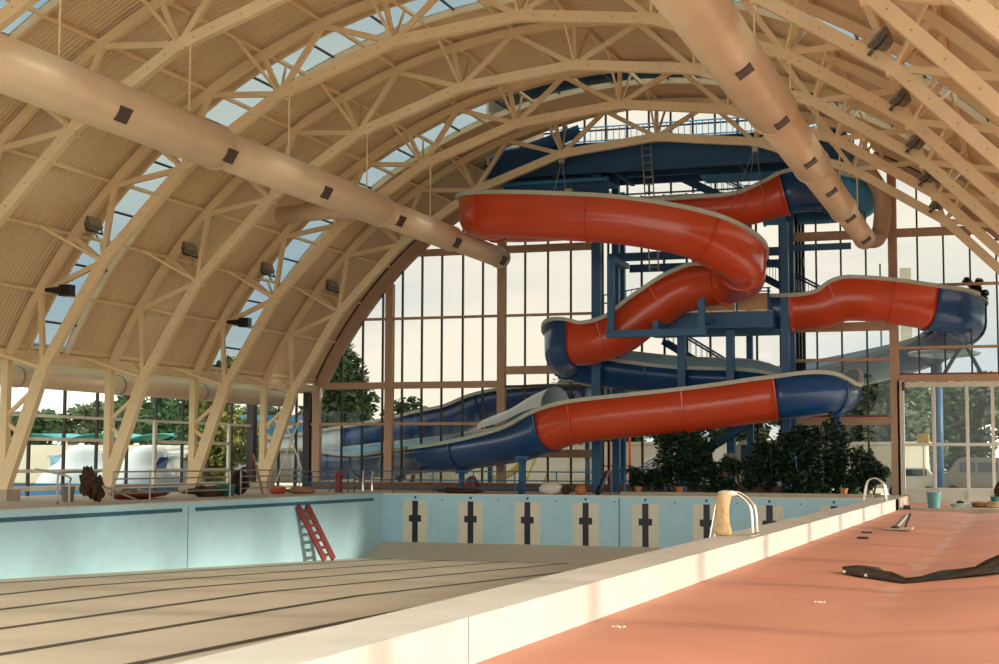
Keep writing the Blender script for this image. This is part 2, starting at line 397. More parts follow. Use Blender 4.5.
# ------------------------------------------------------------------ trusses
def make_truss(y):
    r = empty('roof_truss', (CX, y, 0)); nd = {}
    for k in range(-5, 6): nd[k] = AP(RIN, k*N1, y)
    for s in (-1, 1):
        base = Vector((CX + s*19.35, y, .38))
        pts = [nd[s*k] for k in range(0, 6)]
        m = MB()
        for i in range(5): m.bar(pts[i], pts[i+1], .26, .36, (0, 0, 1))
        for p in pts[1:]: m.box(p.x-.20, p.x+.20, y-.155, y+.155, p.z-.20, p.z+.17)
        m.cur = 1
        for i in range(5):
            a, b = pts[i], pts[i+1]
            for t in (.12, .28, .5, .72, .88):
                c = a + (b-a)*t; m.lathe((c.x, c.y, c.z), [(.03, -.01), (.03, .01)], 6)
                n = len(m.v)
                for v in range(n-12, n):
                    x_, y_, z_ = m.v[v]; dz = z_-c.z; dy = y_-c.y
                    m.v[v] = (x_, c.y-.135+dz, c.z+dy)
        m.build('bottom_chord', ['cream', 'tan'], r)
        MB().bar(pts[5], base, .30, .46, (0, 0, 1)).build('leg', 'cream', r)
        MB().box(base.x-.14, base.x+.14, y-.14, y+.14, .35, 5.3).build('post', 'cream', r)
        MB().box(base.x-.45, base.x+.45, y-.4, y+.4, 0 if s < 0 else -.46, .4).build('plinth', 'concrete', r)
        q = Vector((CX + s*19.45, y, 2.9))
        lp = lambda z: base + (pts[5]-base)*((z-base.z)/(pts[5].z-base.z))
        MB().bar(q, lp(4.1), .12, .14).build('knee_brace', 'cream', r)
        MB().bar(q, lp(2.35), .12, .14).build('knee_brace', 'cream', r)
        head = Vector((CX + s*19.4, y, 5.2))
        MB().bar(pts[5], head, .14, .16).build('web_brace', 'cream', r)
        for k in range(0, 6):
            p = nd[s*k]
            if k < 5 or True:
                o1 = AP(ROUT-.12, s*(k+.5)*N1, y) if k < 5 else None
                if o1: MB().bar(p, o1, .16, .19).build('web_brace', 'cream', r)
            if k > 0: MB().bar(p, AP(ROUT-.12, s*(k-.5)*N1, y), .16, .19).build('web_brace', 'cream', r)
            if k > 0 or s > 0:
                if k < 5: MB().bar(p, AP(ROUT-.12, s*k*N1, y), .15, .17).build('radial_post', 'cream', r)
                for d in (-1, 1):
                    MB().bar(p, AP(RROOF-.2, s*k*N1, y+d*1.9), .08, .09).build('kicker_brace', 'cream', r)
        m = arc_strip(MB(), ROUT-.2, y-.11, y+.11, 0, s*AH, 24, .30)
        m.build('top_chord', 'cream', r)
    m = MB()
    p = nd[0]; m.box(p.x-.2, p.x+.2, y-.155, y+.155, p.z-.2, p.z+.18); m.build('crown_joint', 'cream', r)
    return r
proto = make_truss(TY[0])
words = ['nearest the camera, entirely above the frame', 'second nearest the camera, entirely above the frame', 'third nearest the camera, just clipping the top right corner', 'fourth nearest the camera, seen in both top corners',
         'fifth back from the gable, its crown above the frame', 'fourth back from the gable, crown along the top edge', 'third back from the gable, over the pool middle',
         'second back from the gable, in front of the red loop', 'closest to the gable, crossing the blue tower roof']
trusses = [proto]
for i, y in enumerate(TY):
    o = proto if i == 0 else copy_tree(proto)
    o.location = (CX, y, 0); tag(o, 'cream steel arched roof truss ' + words[i], 'roof truss', 'arched roof trusses')
    trusses.append(o)

# ------------------------------------------------------------------ gable glazing
def arch_z(x, r=RROOF-.45): return CZ + sqrt(max(0, r*r - (x-CX)**2))
rib = MB()
for s in (-1, 1):
    arc_strip(rib, 20.95, GY-.22, GY+.12, s*radians(24.4), s*AH, 30, .62)
struct(rib.build('trim_%d' % k_, 'tan')); k_ += 1
def glazing(x0, x1, ztop, name, posts, thick, thin, mull, bottom=.3, topcap=None):
    e = struct(empty(name, ((x0+x1)/2, GY, 0)))
    n = 12; m = MB(); A = []
    for i in range(n+1):
        x = x0+(x1-x0)*i/n; A.append((x, GY, bottom)); A.append((x, GY, min(arch_z(x, 21.0), ztop)))
    m.add(A, [(2*i, 2*i+2, 2*i+3, 2*i+1) for i in range(n)]); m.build('glass_pane', 'glass', e)
    for x in posts: MB().box(x-.2, x+.2, GY-.2, GY+.14, -.4 if x > -6 else 0, min(max(5.4, arch_z(x, 21.0)), ztop)).build('post', 'tan', e)
    def ext(z, lim):   # clip a horizontal to the arch
        hx = sqrt(max(0, 21.0**2-(z-CZ)**2)); return max(lim[0], CX-hx), min(lim[1], CX+hx)
    for z, h, a, b in thick:
        a, b = ext(z, (a, b)); MB().box(a, b, GY-.16, GY+.1, z-h/2, z+h/2).build('transom', 'tan', e)
    for z, h, a, b, c in thin:
        a, b = ext(z, (a, b)); MB().box(a, b, GY-.09, GY+.06, z-h/2, z+h/2).build('glazing_rail', c, e)
    for x in mull: MB().box(x-.04, x+.04, GY-.08, GY+.06, bottom, min(arch_z(x, 21.0), ztop)).build('mullion', 'dark', e)
    return e
g1 = glazing(-34.9, -24.71, 30, 'window_%d' % nwin, [-34.8, -30.76, -24.71], [(12.05, .34, -35, -24.71), (5.3, .34, -35, -24.71)],
        [(8.72, .13, -35, -24.71, 'tan'), (3.34, .15, -35, -24.71, 'tan'), (.35, .12, -35, -24.71, 'tan')],
        [-33.41, -32.26, -31.15, -30.07, -29.0, -27.92, -26.79, -25.72]); nwin += 1
g2 = glazing(-24.71, -19.9, 14.9, 'window_%d' % nwin, [], [(12.05, .36, -24.7, -19.6), (5.98, .4, -24.7, -19.6), (1.85, .4, -24.7, -19.6)],
        [(8.72, .13, -24.7, -19.8, 'tan'), (5.18, .12, -24.7, -19.8, 'dark')], [-23.49, -22.3, -21.12, -20.0]); nwin += 1
g3 = glazing(-10.4, -5.65, 16, 'window_%d' % nwin, [-5.65], [(12.05, .4, -10.4, -5.6), (7.75, .4, -10.4, -5.6), (3.38, .36, -10.4, -5.6)],
        [(13.5, .12, -10.4, -5.6, 'tan'), (6.22, .15, -10.4, -5.6, 'tan'), (3.60, .07, -10.4, -5.6, 'redflash')],
        [-9.15, -8.01, -6.87]); nwin += 1
g4 = glazing(-5.65, 4.3, 30, 'window_%d' % nwin, [-.0], [(12.05, .38, -5.6, 4.3), (5.31, .32, -5.6, 4.3)],
        [(9.58, .13, -5.6, 4.3, 'tan'), (6.72, .13, -5.6, 4.3, 'tan'), (5.52, .07, -5.6, 4.3, 'redflash')],
        [-4.55, -3.4, -2.24, -1.1, 1.1, 2.2, 3.3], bottom=5.3); nwin += 1
# brown plinth under the glazing
struct(MB().box(-34.9, -10.5, GY-.35, GY+.15, 0, .38).build('baseboard_back', 'kerb'))
# entrance screen (white framed doors under the right glazing)
e = struct(empty('door_1', (-3.4, GY, -.4)))
for x in (-5.38, -3.95, -2.5, -1.4, -.25, 1.0, 2.3):
    MB().box(x-.07, x+.07, GY-.12, GY+.06, -.4, 5.15).build('door_stile', 'white', e)
MB().box(-5.55, -5.25, GY-.2, GY+.05, -.4, 5.2).build('door_frame', 'white', e)
for z, h in ((5.02, .22), (2.3, .14), (.28, .12), (-.28, .2)):
    MB().box(-5.4, 3.5, GY-.11, GY+.05, z-h/2, z+h/2).build('door_rail', 'white', e)
MB().box(-5.4, 3.5, GY-.03, GY-.02, -.2, .25).build('kick_panel', 'white', e)
MB().add([(-5.4, GY, .3), (3.5, GY, .3), (3.5, GY, 5.0), (-5.4, GY, 5.0)], [(0,1,2,3)]).build('glass_pane', 'sideglass', e)
MB().box(-5.32, -5.20, GY-.32, GY-.2, 4.75, 5.15).build('door_closer', 'dark', e)
# tower bay: glazed box behind the tower
BY = 78.2
e = struct(empty('window_%d' % nwin, (-15, BY, 0))); nwin += 1
def vglass(m, p, q, z0, z1): m.add([(p[0], p[1], z0), (q[0], q[1], z0), (q[0], q[1], z1), (p[0], p[1], z1)], [(0,1,2,3)])
m = MB(); vglass(m, (-19.9, BY), (-10.4, BY), .3, 15.3); vglass(m, (-19.9, GY+.05), (-19.9, BY), .3, 15.3); vglass(m, (-10.4, GY+.05), (-10.4, BY), .3, 15.3)
m.build('glass_pane', 'glass', e)
x = -19.9
while x < -10.2:
    MB().box(x-.05, x+.05, BY-.08, BY+.08, 0, 15.3).build('mullion', 'dark', e); x += 1.19
for xx in (-19.9, -10.4):
    y = GY+.4
    while y < BY: MB().box(xx-.05, xx+.05, y-.05, y+.05, 0, 15.3).build('mullion', 'dark', e); y += 1.1
MB().box(-19.9, -10.4, BY-.3, BY+.1, -.2, .3).build('sill', 'kerb', e)
# glazed lantern over the tower, rising through the end bay of the roof
e = struct(empty('window_%d' % nwin, (-15, 75, 17))); nwin += 1
L0, L1 = -24.1, -6.7
m = MB(); vglass(m, (L0, BY), (L1, BY), 15.3, 20); vglass(m, (L0, GY+.1), (L0, BY), 15.3, 20); vglass(m, (L1, GY+.1), (L1, BY), 15.3, 20)
m.build('glass_pane', 'glass', e)
x = L0
while x < L1+.1:
    MB().box(x-.05, x+.05, BY-.06, BY+.06, 15.3, 20).build('mullion', 'dark', e); x += 1.16
for z in (15.4, 18.9, 20): MB().box(L0, L1, BY-.05, BY+.05, z-.04, z+.04).build('glazing_rail', 'dark', e)
MB().box(L0-.1, L1+.1, 69.2, BY+.2, 20, 20.15).build('lantern_roof', 'steelblue', e)
for s in (-1, 1):
    x = CX+s*8.75
    MB().box(x-.06, x+.06, 69.2, BY, 15.6, 20).build('lantern_cheek', 'cream', e)

# left aisle: outer glazed wall, slatted roof, duct
XL = -38.0
e = struct(empty('window_%d' % nwin, (XL, 50, 0))); nwin += 1
MB().add([(XL, 20, .3), (XL, GY, .3), (XL, GY, 4.9), (XL, 20, 4.9)], [(0,1,2,3)]).build('glass_pane', 'sideglass', e)
y = 22.0; i = 0
while y < GY:
    MB().box(XL-.06, XL+.06, y-.05, y+.05, -.3, 4.9).build('mullion', 'dark', e); y += 2.4
for y in (72.2,): MB().box(XL-.2, XL+.2, y-.2, y+.2, -.3, 5.1).build('post', 'dark', e)
for z, h in ((4.85, .25), (3.25, .12), (.3, .2)):
    MB().box(XL-.08, XL+.08, 20, GY, z-h/2, z+h/2).build('transom', 'white', e)
for y0, y1 in ((50, 59), (62.5, 69.5)):
    for yy in (y0, y1): MB().box(XL+.08, XL+.2, yy-.1, yy+.1, .2, 3.3).build('frame_stile', 'white', e)
    for z in (1.0, 2.3): MB().box(XL+.08, XL+.2, y0, y1, z-.07, z+.07).build('frame_rail', 'white', e)
struct(MB().add([(XL-.6, 20, 5.15), (CX-19.5, 20, 5.75), (CX-19.5, GY, 5.75), (XL-.6, GY, 5.15),
                 (XL-.6, 20, 5.2), (CX-19.5, 20, 5.8), (CX-19.5, GY, 5.8), (XL-.6, GY, 5.2)],
                [(3,2,1,0), (4,5,6,7), (0,1,5,4), (2,3,7,6)]).build('ceiling_aisle', 'skyglass'))
raft = MB(); y = 20.5
while y < GY:
    raft.bar((XL-.5, y, 5.05), (CX-19.5, y, 5.6), .10, .16); y += .66
struct(raft.build('trim_%d' % k_, 'cream')); k_ += 1
struct(MB().box(XL-.1, -34.9, GY-.1, GY+.1, 4.95, 5.3).build('trim_%d' % k_, 'tan')); k_ += 1
e = struct(empty('window_%d' % nwin, (-36.4, GY, 0))); nwin += 1
MB().add([(XL, GY, .3), (-34.9, GY, .3), (-34.9, GY, 5), (XL, GY, 5)], [(0,1,2,3)]).build('glass_pane', 'glass', e)
for x in (-38, -37.0, -36.0, -35.2): MB().box(x-.05, x+.05, GY-.06, GY+.06, 0, 5).build('mullion', 'dark', e)
MB().box(-35.5, -35.15, GY-.25, GY+.1, 0, 5).build('post', 'dark', e)
MB().box(XL, -34.9, GY-.07, GY+.07, 3.27, 3.42).build('glazing_rail', 'tan', e)
MB().bar((-37.0, GY-.2, .4), (-35.3, GY-.2, 4.6), .06).build('cross_brace', 'cream', e)
MB().bar((-35.3, GY-.2, .4), (-37.0, GY-.2, 4.6), .06).build('cross_brace', 'cream', e)

# ------------------------------------------------------------------ ducts
def duct(name, label, X, Z, segs, side, grilles, hang):
    r = thing(name, label, 'air duct', (X, segs[0][0], Z), 'main air ducts')
    for (y0, y1, rad) in segs:
        m = MB(); n = 28
        m.tube([(X, y0, Z), (X, y1-.25, Z), (X, y1, Z)], [rad, rad, rad*.99], n, True)
        m.build('duct_section', 'duct', r, smooth=True)
        MB().tube([(X, y1-.06, Z), (X, y1+.03, Z)], rad+.025, n).build('duct_collar', 'duct', r)
    y1 = segs[-1][1]; MB().tube([(X, y1, Z), (X, y1+.12, Z)], segs[-1][2]+.04, 20).build('end_cap', 'galv', r)
    a = radians(side)
    for y in grilles:
        rad = [s for s in segs if s[0] <= y <= s[1]][0][2]
        d = Vector((cos(a), 0, -sin(a))); t = Vector((sin(a), 0, cos(a))); c = Vector((X, y, Z)) + d*(rad+.0)
        m = MB(); m.bar(c-Vector((0, .28, 0)), c+Vector((0, .28, 0)), .44, .07, d)
        m.build('air_grille', 'ductgrille', r)
    for y in hang:
        MB().tube([(X, y, Z), (X, y, arch_z(X, 19.6)+.1)], .03, 6).build('hanger_rod', 'cream', r)
        MB().box(X-.09, X+.09, y-.09, y+.09, arch_z(X, 19.6)-.15, arch_z(X, 19.6)+.1).build('hanger_bracket', 'cream', r)
    return r
duct('air_duct', 'long round cream air duct crossing the upper left above the pool', -23.6, 11.15,
     [(18, 42.2, .70), (42.2, 55.0, .62), (55.0, 63, .55), (63, 69.6, .48)], 30, [36, 42, 49.1, 56.1, 62.5, 69.0], TY[2:])
duct('air_duct', 'long round cream air duct running down the right above the red deck', -6.6, 11.4,
     [(18, 43.5, .70), (43.5, 52, .62), (52, 61.5, .54), (61.5, 69.9, .46)], 55, [36.6, 42.6, 49, 55, 61.3, 68.0], TY[2:])
r = thing('branch_duct', 'short cream branch duct turning off the left main duct to the roof side', 'air duct', (-26.5, 57.5, 11.6))
MB().tube([(-24.0, 57.5, 11.5), (-26.6, 57.5, 11.7), (-29.2, 57.5, 11.6)], .36, 20).build('duct_section', 'duct', r, smooth=True)
MB().tube([(-26.6, 57.5, 11.7), (-26.7, 57.5, 11.7)], .39, 20).build('duct_collar', 'duct', r)
r = thing('branch_duct', 'brown bent riser duct hanging behind the right main duct end', 'air duct', (-6.5, 71.6, 12))
MB().tube(smooth_path([(-6.6, 70.2, 11.4), (-6.2, 71.6, 11.6), (-6.0, 71.9, 12.4), (-6.0, 71.9, 13.6), (-6.5, 71.9, 14.6), (-7.2, 71.9, 15.3)], 5), .38, 18).build('duct_section', 'tan', r, smooth=True)
r = thing('aisle_duct', 'round cream duct running along the low left aisle under its slatted roof', 'air duct', (-36.4, 46, 4.6))
MB().tube([(-36.4, 49.3, 4.62), (-36.4, 72.2, 4.62)], .40, 20).build('duct_section', 'duct', r, smooth=True)
for y in (50, 57, 64): MB().tube([(-36.4, y, 4.62), (-36.4, y+.1, 4.62)], .43, 20).build('duct_collar', 'galv', r)

# ------------------------------------------------------------------ tower
tw = thing('slide_tower', 'blue steel slide tower with platforms and columns inside the gable glazing', 'tower', (-15, 71, 0))
for (x, y, z0, z1, s_) in ((-19.1, 70.7, 0, 15.4, .42), (-18.78, 73.1, 0, 15.4, .34), (-10.25, 70.7, 0, 12.4, .36), (-15.03, 70.7, 0, 7.5, .36),
                         (-12.76, 70.7, 0, 7.5, .36), (-19.6, 77.6, 0, 15.4, .3), (-10.7, 77.6, 0, 15.4, .3), (-13.0, 77.4, 0, 15.4, .3), (-10.3, 72.95, 0, 15.4, .34)):
    MB().box(x-s_/2, x+s_/2, y-s_/2, y+s_/2, z0, z1).build('column', 'steelblue', tw)
# lower landing
ld = MB().box(-17.2, -10.7, 70.0, 74.8, 7.55, 8.27).build('landing_beam', 'steelblue', tw)
MB().box(-17.15, -10.75, 70.05, 74.75, 8.27, 8.33).build('landing_floor', 'plywood', tw)
for i, x in enumerate((-16.9, -15.35, -13.85, -12.35, -10.9)):
    MB().box(x-.05, x+.05, 70.05, 70.15, 8.3, 9.35).build('rail_post', 'steelblue', tw)
for i in range(4):
    x = -16.85+1.5*i; MB().box(x, x+1.42, 70.1, 70.13, 8.35, 9.12).build('plywood_panel', 'plywood', tw)
for z in (9.35, 9.2): MB().tube([(-17.1, 70.1, z), (-10.8, 70.1, z)], .03, 8).build('hand_rail', 'steelblue', tw)
# high platform
MB().box(-24.3, -7.4, 69.4, 69.65, 14.95, 16.15).build('fascia_beam', 'steeldark', tw)
MB().box(-24.3, -7.4, 72.3, 72.55, 15.2, 16.3).build('platform_beam', 'steeldark', tw)
MB().box(-24.3, -7.4, 74.25, 74.5, 15.2, 16.3).build('platform_beam', 'steeldark', tw)
for x in (-24.2, -21.2, -18.2, -12.2, -9.2, -7.5):
    MB().box(x-.1, x+.1, 69.6, 74.3, 15.1, 15.9).build('cross_beam', 'steeldark', tw)
MB().box(-24.3, -7.4, 69.5, 74.5, 16.3, 16.4).build('platform_floor', 'steeldark', tw)
m = MB(); y = 69.7
while y < 72.2: m.box(-23.6, -18.4, y, y+.16, 14.62, 14.74); y += .32
m.build('ribbed_soffit', 'deckblue', tw)
MB().box(-23.6, -18.4, 70.2, 70.35, 13.2, 14.9).build('wall_panel', 'steelblue', tw)
MB().box(-14.5, -8.6, 72.6, 74.4, 15.05, 15.17).build('under_platform', 'deckblue', tw)
MB().box(-23.5, -19.3, 77.3, 77.45, 13.2, 14.3).build('wall_panel', 'deckblue', tw)
MB().bar((-22.5, 69.5, 16.15), (-19.6, 69.5, 17.0), .08, .6).build('gable_flashing', 'steeldark', tw)
m = MB()
for z in (14.2, ): m.box(-19.2, -10.3, 74.5, 74.7, z, z+.4)
for z in (11.4,): m.box(-19.2, -10.3, 73.0, 73.15, z-.2, z+.2); m.box(-19.2, -10.3, 77.5, 77.65, z-.2, z+.2)
m.build('tie_beam', 'steelblue', tw)
MB().box(-10.2, -7.5, 72.9, 73.05, 11.35, 11.65).build('tie_beam', 'steelblue', tw)
MB().bar((-19.1, 77.6, 8.6), (-10.4, 77.6, 8.3), .2, .3).build('tie_beam', 'steelblue', tw)
# top platform railing
tr = MB()
for z in (17.0, 17.5, 18.2): tr.tube([(-22.5, 74.3, z), (-8, 74.3, z)], .035, 6)
x = -22.5
while x < -8: tr.tube([(x, 74.3, 16.4), (x, 74.3, 18.2)], .02, 5); x += .3
tr.build('platform_railing', 'deckblue', tw)
# outrigger frame holding the middle red flume
r = thing('flume_bracket', 'blue rectangular steel hanging frame carrying the middle red flume', 'bracket', (-15.6, 67.8, 7))
MB().box(-17.8, -17.5, 67.65, 67.95, 7.1, 10.7).build('upright', 'steelblue', r)
MB().box(-13.65, -13.35, 67.65, 67.95, 7.1, 8.7).build('upright', 'steelblue', r)
MB().box(-17.85, -13.3, 67.6, 68.0, 7.05, 7.37).build('cross_beam', 'steelblue', r)
MB().box(-17.8, -17.5, 67.9, 70.6, 10.5, 10.75).build('arm', 'steelblue', r)
MB().box(-13.65, -13.35, 67.9, 70.1, 7.7, 7.95).build('arm', 'steelblue', r)
MB().box(-15.7, -15.45, 67.7, 69.3, 7.3, 7.75).build('saddle', 'steelblue', r)

def stair(name, label, p, q, y0, wd, mat_='steeldark', steps=14, rail=True, rmat='steelblue'):
    r = thing(name, label, 'staircase', (p[0], y0, min(p[1], q[1])))
    (x0, z0), (x1, z1) = p, q
    for yy in (y0, y0+wd): MB().bar((x0, yy, z0), (x1, yy, z1), .06, .32).build('stringer', mat_, r)
    m = MB()
    for i in range(steps):
        t = (i+.5)/steps; x = x0+(x1-x0)*t; z = z0+(z1-z0)*t; m.box(x-.15, x+.15, y0, y0+wd, z-.02, z+.02)
    m.build('treads', mat_, r)
    if rail:
        for yy in (y0, y0+wd):
            m = MB()
            for h in (1.0, .85): m.tube([(x0, yy, z0+h), (x1, yy, z1+h)], .028, 6)
            n = int(abs(x1-x0)/.28)
            for i in range(n+1):
                t = i/max(1, n); x = x0+(x1-x0)*t; z = z0+(z1-z0)*t; m.tube([(x, yy, z), (x, yy, z+1.0)], .015, 5)
            m.build('handrail', rmat, r)
    return r
stair('staircase', 'dark blue stair dropping right from the lower landing behind the columns', (-16.9, 7.4), (-12.4, 4.6), 75.0, 1.1)
stair('staircase', 'blue stair with railings rising from the pool deck beside the planter', (-16.9, .1), (-11.8, 3.2), 69.2, 1.0)
stair('staircase', 'dark blue stair dropping right from the high platform under the tower roof', (-17.2, 16.2), (-12.6, 13.8), 74.6, 1.1)
stair('staircase', 'blue stair beside the right tower column above the right red flume', (-12.6, 10.8), (-8.9, 8.7), 71.9+1.2+1.0, 1.0, rail=True)
r = thing('lower_deck_railing', 'blue tube railing at the foot of the deck stair', 'railing', (-17, 67.6, 0))
for yy in (67.6, 69.0):
    m = MB(); m.tube(smooth_path([(-17.6, yy, 0), (-17.6, yy, .95), (-17.4, yy, 1.1), (-16.6, yy, 1.12)], 4), .035, 8); m.tube([(-17.0, yy, 0), (-17.0, yy, 1.1)], .03, 8)
    m.tube([(-17.6, yy, .6), (-16.4, yy, .6)], .025, 8); m.build('rail_loop', 'steelblue', r)
m = MB()
for x in [-17.6+.3*i for i in range(12)]: m.tube([(x, 69.05, 0), (x, 69.05, 1.12)], .02, 5)
m.tube([(-17.6, 69.05, 1.12), (-14.2, 69.05, 1.12)], .03, 6); m.build('baluster_rail', 'steelblue', r)
r = thing('landing_railing', 'thin blue railing between the tower columns behind the middle red flume', 'railing', (-19, 70.9, 8.4))
m = MB()
for z in (9.3, 8.9): m.tube([(-19.1, 71, z), (-16.9, 71, z+.35)], .03, 6)
for i in range(9): m.tube([(-19.1+.27*i, 71, 8.3), (-19.1+.27*i, 71, 9.35+.03*i)], .016, 5)
m.build('rail_bars', 'steelblue', r)
m = MB()
for z in (9.35, 9.0, 8.65): m.tube([(-17, 74.7, z), (-10.8, 74.7, z)], .03, 6)
for i in range(32): m.tube([(-17+.195*i, 74.7, 8.3), (-17+.195*i, 74.7, 9.35)], .014, 5)
m.build('rail_bars', 'steelblue', r)
# leaning aluminium ladder
r = thing('tower_ladder', 'tall bare aluminium ladder leaning up to the high tower platform', 'ladder', (-16.1, 69.95, 10))
A, B = Vector((-16.0, 68.4, 10.1)), Vector((-16.55, 69.3, 16.1)); o_ = Vector((.42, 0, 0))
for s in (0, 1): MB().bar(A+o_*s, B+o_*s, .05, .08).build('stile', 'galv', r)
for i in range(17):
    c = A + (B-A)*((i+.5)/17); MB().tube([c, c+o_], .02, 6).build('rung', 'galv', r)

# ------------------------------------------------------------------ flumes
R0 = .95; HW = .90
def flume_profile(hl, hr):
    pts = [(-R0, hl), (-R0, 0)]
    for k in range(1, 12):
        a = pi + pi*k/12; pts.append((R0*cos(a), R0*sin(a)))
    pts += [(R0, 0), (R0, hr)]
    return pts
def flume(root, ctrl, sections, per=5):
    """ctrl rows: x, y, rim z, left wall extra, right wall extra. sections: (start, end, material, inner material)"""
    path = smooth_path(ctrl, per); n = len(path); fr = []
    for i in range(n):
        a, b = Vector(path[max(i-1, 0)][:3]), Vector(path[min(i+1, n-1)][:3]); d = b-a; d.z *= .9; d.normalize()
        side = d.cross(Vector((0, 0, 1))).normalized(); up = side.cross(d).normalized()
        x, y, z, hl, hr = path[i]; fr.append((Vector((x, y, z-HW)), side, up, hl, hr, d))
    for (a, b, mo, mi, lab) in sections:
        i0, i1 = int(a*per), min(int(b*per), n-1)
        m = MB(); rings = []; T = .05
        for i in range(i0, i1+1):
            c, s, u, hl, hr, d = fr[i]; P = flume_profile(hl, hr); o = []; q = []
            for (px, pz) in P:
                o.append(c+s*px+u*pz)
                l = sqrt(px*px + min(pz, 0)**2) or 1; k = (l-T)/l
                q.append(c+s*(px*k)+u*(pz*k if pz < 0 else pz))
            rings.append((o, q))
        np_ = len(rings[0][0])
        for o, q in rings: m.v += [tuple(v) for v in o] + [tuple(v) for v in q]
        st = 2*np_
        for i in range(len(rings)-1):
            for k in range(np_-1):
                b0 = i*st+k; m.f.append((b0, b0+1, b0+1+st, b0+st)); m.mi.append(0)
                b1 = i*st+np_+k; m.f.append((b1+1, b1, b1+st, b1+1+st)); m.mi.append(1)
            for k0, k1 in ((0, np_), (np_-1, 2*np_-1)):
                m.f.append((i*st+k0, (i+1)*st+k0, (i+1)*st+k1, i*st+k1)); m.mi.append(0)
        for i in (0, len(rings)-1):
            for k in range(np_-1): m.f.append((i*st+k, i*st+k+1, i*st+np_+k+1, i*st+np_+k)); m.mi.append(0)
        sec = m.build('flume_section', [mo, mi], root, smooth=True)
        if lab: sec['label'] = lab
        for side_ in (0, 1):
            pts = []
            for i in range(i0, i1+1):
                c, s, u, hl, hr, d = fr[i]; h = hr if side_ else hl; sg = 1 if side_ else -1
                pts.append((c+s*sg*(R0+.05)+u*h, s, u))
            m = MB()
            for p, s, u in pts: m.v += [tuple(p-s*.10-u*.10), tuple(p+s*.10-u*.10), tuple(p+s*.10+u*.07), tuple(p-s*.10+u*.07)]
            for i in range(len(pts)-1):
                for k in range(4): m.f.append((4*i+k, 4*i+(k+1) % 4, 4*i+4+(k+1) % 4, 4*i+4+k)); m.mi.append(0)
            e_ = 4*(len(pts)-1); m.f += [(3, 2, 1, 0), (e_, e_+1, e_+2, e_+3)]; m.mi += [0, 0]
            m.build('rim', 'rim', sec)
        # bolted joint flange at the start of the section and each 1.3 control steps
        i = i0
        while i < i1:
            c, s, u, hl, hr, d = fr[i]; m = MB(); P = flume_profile(hl-.05, hr-.05); dd = d*.035
            for (px, pz) in P:
                l = sqrt(px*px + min(pz, 0)**2) or 1; k = (l+.07)/l; base = c+s*px*.99+u*pz*.99; o = c+s*px*k+u*(pz*k if pz < 0 else pz)
                m.v += [tuple(base-dd), tuple(o-dd), tuple(o+dd), tuple(base+dd)]
            for k in range(len(P)-1):
                for j in range(3): m.f.append((4*k+j, 4*k+j+1, 4*k+5+j, 4*k+4+j)); m.mi.append(0)
            m.build('joint_flange', mo, sec); i += int(per*2.0)
sa = thing('water_slide', 'upper red and blue water slide looping before the tower, leaving low at left', 'water slide', (-15, 66, 0))
z = 0
A_ = [(-12, 76.3, 15.0, .7, .9), (-9.2, 76.3, 14.95, .5, .9), (-7.5, 75.2, 14.9, .3, .9), (-7.1, 73.4, 14.85, .3, .9), (-8, 71.9, 14.8, .6, .9), (-9.6, 71.15, 14.75, .9, .8),   # 0-5
      (-10.9, 71.0, 14.45, .75, .75), (-12.5, 70.7, 14.1, .5, .6), (-14.5, 70.3, 13.95, .5, .9), (-17, 69.7, 13.8, .5, .9), (-20, 68.7, 13.55, .4, .9),  # 6-10
      (-22.1, 67.2, 13.35, .3, .9), (-22.75, 65.2, 13.2, .3, .9), (-22.3, 63.4, 13.05, .3, .9), (-20.8, 62.5, 12.85, .3, .9), (-18.5, 62.1, 12.6, .3, .9),  # 11-15
      (-15.5, 62.0, 12.25, .3, .9), (-13.0, 62.2, 11.7, .3, .9), (-11.9, 62.9, 11.2, .3, .9), (-11.3, 64.4, 10.75, .3, .9), (-11.4, 66.4, 10.5, .3, .9),   # 16-20
      (-11.9, 68.2, 10.4, .5, .9), (-13.5, 69.2, 10.35, .9, .6), (-14.9, 69.4, 10.0, .9, .5), (-16.4, 69.4, 9.1, .9, .5), (-17.6, 69.4, 8.25, .9, .5),  # 21-25
      (-19.0, 69.4, 7.8, .95, .4), (-20.1, 69.7, 7.75, 1.25, .3), (-20.65, 70.6, 7.45, 1.1, .3), (-20.4, 71.6, 7.1, .9, .5), (-19.2, 72.1, 6.85, .95, .45),  # 26-30
      (-15.6, 72.1, 6.4, .95, .4), (-12, 72.1, 6.15, .95, .45), (-9.5, 71.9, 5.8, .9, .3), (-8.1, 71.0, 5.62, .9, .3), (-7.85, 69.2, 5.45, .3, .9)]          # 31-35
A_ = [list(a) for a in A_]
# after the rear run the slide turns right behind the camera-side, then runs left in front
A_[33] = [-9.5, 71.9, 5.8, .3, .3]; 
A2 = [(-8.6, 67.6, 5.3, .9, .3), (-10.2, 67.0, 5.1, .9, .3), (-11.8, 66.95, 4.88, .9, .3), (-14, 66.95, 4.62, .9, .3), (-16.6, 66.95, 4.38, .9, .3), (-19.0, 67.0, 4.12, .9, .5),  # 36-41
      (-20.4, 67.4, 3.75, .85, .95), (-22.2, 68.6, 3.3, .6, 1.1), (-25.9, 71.4, 2.9, .4, .95), (-31, 75.9, 2.55, .35, .95), (-34.4, 78.6, 2.35, .35, .95),     # 42-46
      (-39, 81.3, 2.1, .9, .9), (-43.0, 80.6, 1.95, .9, .9), (-44.6, 77, 1.8, .9, .9), (-43.8, 72.5, 1.65, .9, .9), (-42.2, 69, 1.6, .9, .9)]            # 47-51
path_a = [tuple(a) for a in A_] + A2
